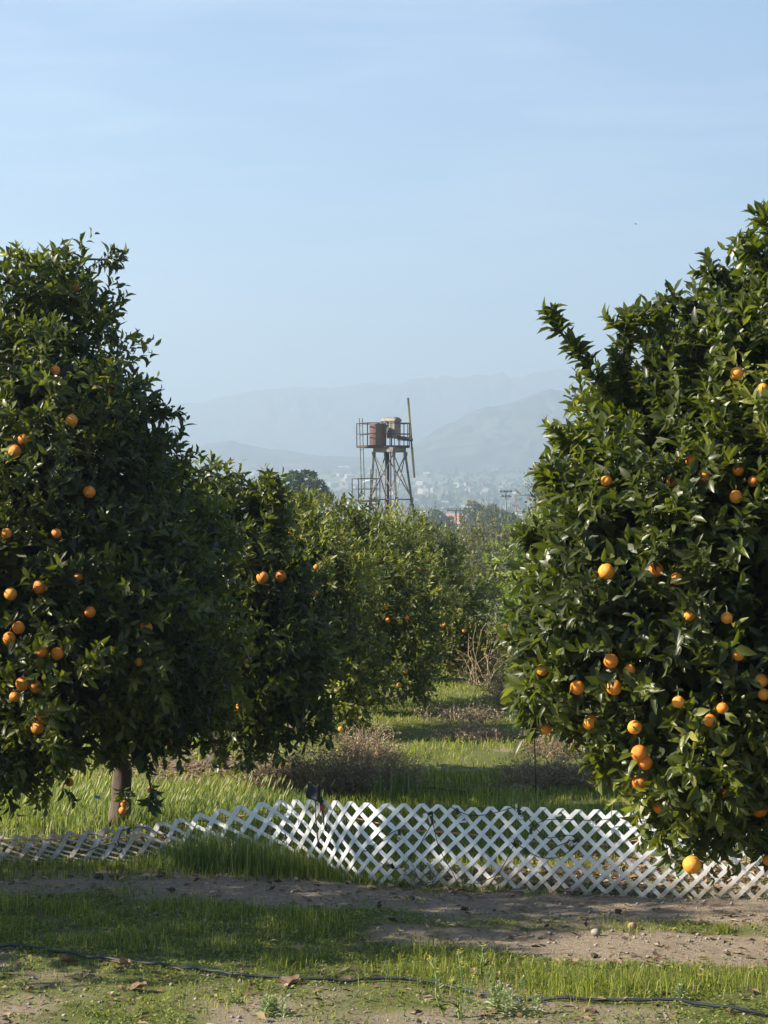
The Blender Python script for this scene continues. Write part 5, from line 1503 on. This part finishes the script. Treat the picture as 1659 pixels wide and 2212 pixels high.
# ------------------------------------------------------------------ small plants in front
def gp(u, v):
    y_ = vy(v); x = (u - UC) / F * y_; return Vector((x, y_, gh(x, y_)))
def mustard(u, v, tops, label, seed):
    p0 = gp(u, v); rg = random.Random(seed); root = empty('mustard_plant', p0, label, 'wild flower', 'wild mustard by the hose')
    for (tu, tv) in tops:
        t = Vector(P(tu, tv, p0.y)) - p0
        pts = [Vector((0, 0, 0)), t * .35 + Vector((rg.uniform(-.02, .02), 0, 0)), t * .7 + Vector((rg.uniform(-.015, .015), 0, .0)), t]
        pts = smooth_path(pts, 4)
        st = MB().tube(pts, [.0045 * (1 - .6 * i / len(pts)) for i in range(len(pts))], 5).obj('stem', M['weed_stem'], root, True)
        pods = MB()
        for k in range(14):
            q_ = pts[int(len(pts) * .35) + k * (len(pts) - int(len(pts) * .35)) // 15]
            s_ = rg.choice((-1, 1)); e = q_ + Vector((s_ * rg.uniform(.015, .035), rg.uniform(-.02, .02), rg.uniform(.015, .03)))
            pods.tube([q_, e], [.0022, .0014], 4, False)
        tag(pods.obj('pods', M['weed_stem'], root), kind='stuff')
        fl = MB()
        for k in range(6):
            c = pts[-1] + Vector((rg.gauss(0, .008), rg.gauss(0, .008), rg.gauss(0, .006)))
            for a in range(4):
                R = Matrix.Rotation(a * math.pi / 2 + k, 3, 'Z'); b = len(fl.v)
                for q_ in ((0, 0, 0), (.004, .002, .001), (.007, 0, .003), (.004, -.002, .001)): fl.v.append(tuple(c + R @ Vector(q_)))
                fl.f.append((b, b + 1, b + 2, b + 3))
        fl.obj('flower', M['yellow'], root)
    # base leaves
    nr = np.random.default_rng(seed); n_ = 14
    an = nr.random(n_) * 6.28; t0 = nr.random(n_) * .45
    ps = np.array([np.array(Vector((0, 0, 0)).lerp(Vector(P(*tops[0], p0.y)) - p0, t)) for t in t0])
    V, S, I_, R_ = leaf_geo(ps, np.stack([np.cos(an), np.sin(an), .4 + nr.random(n_)], 1), np.tile([0, 0, 1.], (n_, 1)), .03 + .04 * nr.random(n_), .012 + .008 * nr.random(n_), nr.random(n_))
    link('leaves', np_mesh('leaves', V, S, I_, M['weed'], R_), root)
M['weed_stem'] = mat_simple('green_stem', [(.3, (.17, .23, .06)), (.7, (.27, .32, .10))], 30, .7, 0)
mustard(960, 2188, [(928, 2068), (945, 2100)], 'wild mustard leaning left with small yellow flowers by the hose', 1)
mustard(992, 2192, [(989, 2055), (1000, 2082), (1022, 2110)], 'taller upright wild mustard with yellow tip beside the silvery plant', 2)
mustard(1042, 2110, [(1042, 2042)], 'short wild mustard sprig standing in the darker grass', 3)
def rosette(u, v, r_m, h_m, n, label, seed, mat='greyleaf', stalks=0):
    p0 = gp(u, v); nr = np.random.default_rng(seed); root = empty('cudweed_plant', p0, label, 'weed plant', 'silvery leaved plants in front')
    st = max(1, stalks); parts_ = []
    for s_ in range(st):
        cxp = nr.normal(size=2) * r_m * .45 if st > 1 else np.zeros(2)
        m_ = n // st
        t = np.linspace(0, 1, m_); an = np.arange(m_) * 2.4
        el = .2 + t * 1.3 + nr.normal(size=m_) * .12
        L = np.stack([np.cos(an) * np.cos(el), np.sin(an) * np.cos(el), np.sin(el)], 1)
        hh_ = h_m * (.6 + .4 * nr.random())
        ps = np.stack([np.full(m_, cxp[0]), np.full(m_, cxp[1]), t * hh_ * .75 + .004], 1)
        N = np.stack([-np.cos(an) * np.sin(el), -np.sin(an) * np.sin(el), np.cos(el)], 1)
        parts_.append(leaf_geo(ps, L, N, r_m * (.75 - .35 * t + .2 * nr.random(m_)) * (1.0 if st == 1 else .8), r_m * .17 * (1 + .3 * nr.random(m_)), nr.random(m_)))
    V, S, I_, R_ = merge(parts_)
    me = np_mesh('leaves', V, S, I_, M[mat], R_); link('leaves', me, root)
    MB().tube([(0, 0, 0), (.003, 0, h_m * .7)], [.004, .002], 5).obj('stem', M['weed_stem'], root)
rosette(1078, 2176, .085, .20, 120, 'upright silvery-leaved plant behind the hose right of the tall mustard', 1, stalks=3)
rosette(1120, 2186, .085, .13, 110, 'broader silvery-leaved plant lying right beside the upright silvery one', 2, stalks=4)
rosette(583, 2182, .075, .12, 170, 'bushy pale green plant alone at the bottom edge of the grass', 3, stalks=7)
rosette(1468, 2160, .06, .11, 44, 'small pale spiky plant just above the hose at the far side', 4)
rosette(1130, 2128, .05, .07, 30, 'faint silvery sprig in the shaded grass above the hose', 5)
rosette(500, 2152, .045, .04, 26, 'flat pale rosette between the hose and the bushy pale plant', 6)
# blue flower by the trunk
p = P(210, 1722, 17.2); r = empty('blue_tag', (p.x, p.y, gh(p.x, p.y)), 'tiny blue marker flag on a thin stem near the tree trunk', 'marker')
MB().tube([(0, 0, 0), (-.01, 0, (p.z - gh(p.x, p.y)))], .003, 5).obj('stem', M['weed_stem'], r)
MB().box((0, 0, p.z - gh(p.x, p.y)), (.045, .004, .022), Matrix.Rotation(.2, 3, 'Y')).obj('flag', M['blue'], r)

# ------------------------------------------------------------------ things lying on the ground
def lump(name, u, v, r, mat, label, cat, seed, flat=.8, rough_=.15, group=None):
    p0 = gp(u, v); mb = MB(); n_, k_ = 14, 9; rg = random.Random(seed)
    ph = [rg.uniform(0, 6) for _ in range(4)]
    prof = [(max(.03, math.sin(math.pi * i / k_)), -math.cos(math.pi * i / k_)) for i in range(k_ + 1)]
    mb.lathe((0, 0, 0), prof, n_)
    mb.v = [tuple(Vector(q_) * r * (1 + rough_ * (math.sin(q_[0] * 3.1 + ph[0]) * math.cos(q_[1] * 2.7 + ph[1]) + .6 * math.sin(q_[2] * 5 + q_[0] * 4 + ph[2]))) * 1.0) for q_ in mb.v]
    mb.v = [(a, b, c * flat) for a, b, c in mb.v]
    o = mb.obj(name, M[mat], None, True); o.location = p0 + Vector((0, 0, r * flat * .8)); o.rotation_euler = (0, 0, rg.uniform(0, 6))
    return tag(o, label, cat, group)
lump('fallen_orange', 1366, 2007, .027, 'old_orange', 'shrivelled orange on bare dirt with a reddish patch on its peel', 'orange', 1, .92, .03, 'old oranges fallen on the dirt')
lump('fallen_orange', 1287, 2019, .029, 'stone', 'grey mouldy orange half sunk in the dirt, left of the reddish one', 'orange', 2, .85, .04, 'old oranges fallen on the dirt')
for i, (u, v, r, lb) in enumerate([(213, 1900, .030, 'big dark soil clod on the dirt track by the low end of the fence'), (372, 1924, .020, 'round dark clod standing alone on the dirt track below the tall grass tuft'),
                                   (890, 1948, .020, 'dark clod on the track in front of the leafless twig'), (1004, 1968, .022, 'dark clod on the track right of the twig clod, near the grass edge'),
                                   (1337, 1978, .022, 'dark clod on the track above the shrivelled oranges'), (600, 2065, .016, 'small dark clod in the shaded grass above the hose'),
                                   (1285, 2062, .020, 'flat dark clod on bare soil below the mouldy orange'), (435, 1886, .035, 'brown clod at the foot of the tall grass tuft by the fence')]):
    lump('soil_clod', u, v, r, 'clod', lb, 'soil clod', 10 + i, .7, .28, 'dark clods on the dirt')
for i, (u, v, r, lb) in enumerate([(575, 1925, .016, 'pale flat stone on the dirt track left of the fence corner'), (528, 1918, .012, 'small pale stone left of the pale flat stone on the track'), (1400, 2062, .013, 'rounded grey pebble right of the shrivelled oranges'),
                                   (1355, 2060, .012, 'tan pebble below the reddish shrivelled orange'), (135, 2135, .018, 'brown stone in the weeds below the hose'), (700, 2150, .010, 'small white pebble below the curve of the hose')]):
    lump('pebble', u, v, r, 'stone', lb, 'stone', 30 + i, .5, .15, 'loose stones on the ground')
def big_leaf(u, v, L_, label, seed, rz, curl=.35):
    L_ = L_ * .8
    p0 = gp(u, v); rg = random.Random(seed); V = []; Fc = []
    nl, nw = 10, 6
    for i in range(nl + 1):
        t = i / nl; wdt = L_ * .36 * math.sin(math.pi * min(1, t * .93 + .05)) ** .7 * (1 + .18 * math.sin(t * 19 + seed))
        for j in range(nw + 1):
            s_ = j / nw * 2 - 1
            V.append(((t - .5) * L_, s_ * wdt, .012 + curl * L_ * (.35 * s_ * s_ * (.5 + .5 * math.sin(t * 4 + seed)) + .25 * (t - .5) ** 2) + .006 * math.sin(s_ * 5 + t * 9)))
    for i in range(nl):
        for j in range(nw):
            a = i * (nw + 1) + j; Fc.append((a, a + 1, a + nw + 2, a + nw + 1))
    me = bpy.data.meshes.new('leaf'); me.from_pydata(V, [], Fc); me.update()
    at = me.attributes.new('rnd', 'FLOAT', 'POINT'); at.data.foreach_set('value', [.25 + .3 * rg.random() + .12 * math.sin(i) for i in range(len(V))])
    for p in me.polygons: p.use_smooth = True
    me.materials.append(M['litter'])
    o = link('dry_leaf', me); o.location = p0 + Vector((0, 0, .004)); o.rotation_euler = (rg.uniform(-.3, .3), rg.uniform(-.2, .2), rz)
    return tag(o, label, 'dry leaf', 'large curled dry leaves on the ground')
big_leaf(152, 2084, .13, 'curled reddish-brown leaf lying just under the hose near its start', 1, .4, 1.1)
big_leaf(268, 2092, .13, 'brown crumpled leaf against the hose, right of the reddish one', 2, 1.2, 1.2)
big_leaf(255, 2100, .08, 'smaller curled leaf tucked beside the crumpled one', 3, -.4, 1.0)
big_leaf(620, 2122, .15, 'long tan leaf resting on the hose at its middle', 4, .1, .7)
big_leaf(298, 2134, .13, 'thin dark leaf lying flat in weeds below the hose', 5, -.1, .5)
big_leaf(150, 1899, .07, 'pale grey leaf on the dirt track near the low fence end', 6, .1, .4)
big_leaf(250, 1898, .09, 'dark curled leaf on the track beside the big clod', 7, 0, .9)
big_leaf(445, 1878, .10, 'large upright brown leaf at the base of the tall grass tuft', 8, .9, 1.6)
big_leaf(480, 1892, .09, 'brown leaf on the soil right of the tall grass tuft', 9, .3, 1.0)
big_leaf(585, 1893, .09, 'brown leaf near the fence corner beside the green tufts', 10, -.4, .9)
big_leaf(1020, 1895, .06, 'tan leaf caught behind the lattice in the grass', 11, .4, .9)
big_leaf(60, 2140, .09, 'pale brown leaf in the weeds at the lower corner', 12, .4, .4)
big_leaf(410, 1893, .07, 'half buried leaf at the front of the tall tuft, left of the upright leaf', 13, .2, .7)
big_leaf(350, 1895, .07, 'flat brownish leaf at the track edge before the tuft', 14, -.2, .5)
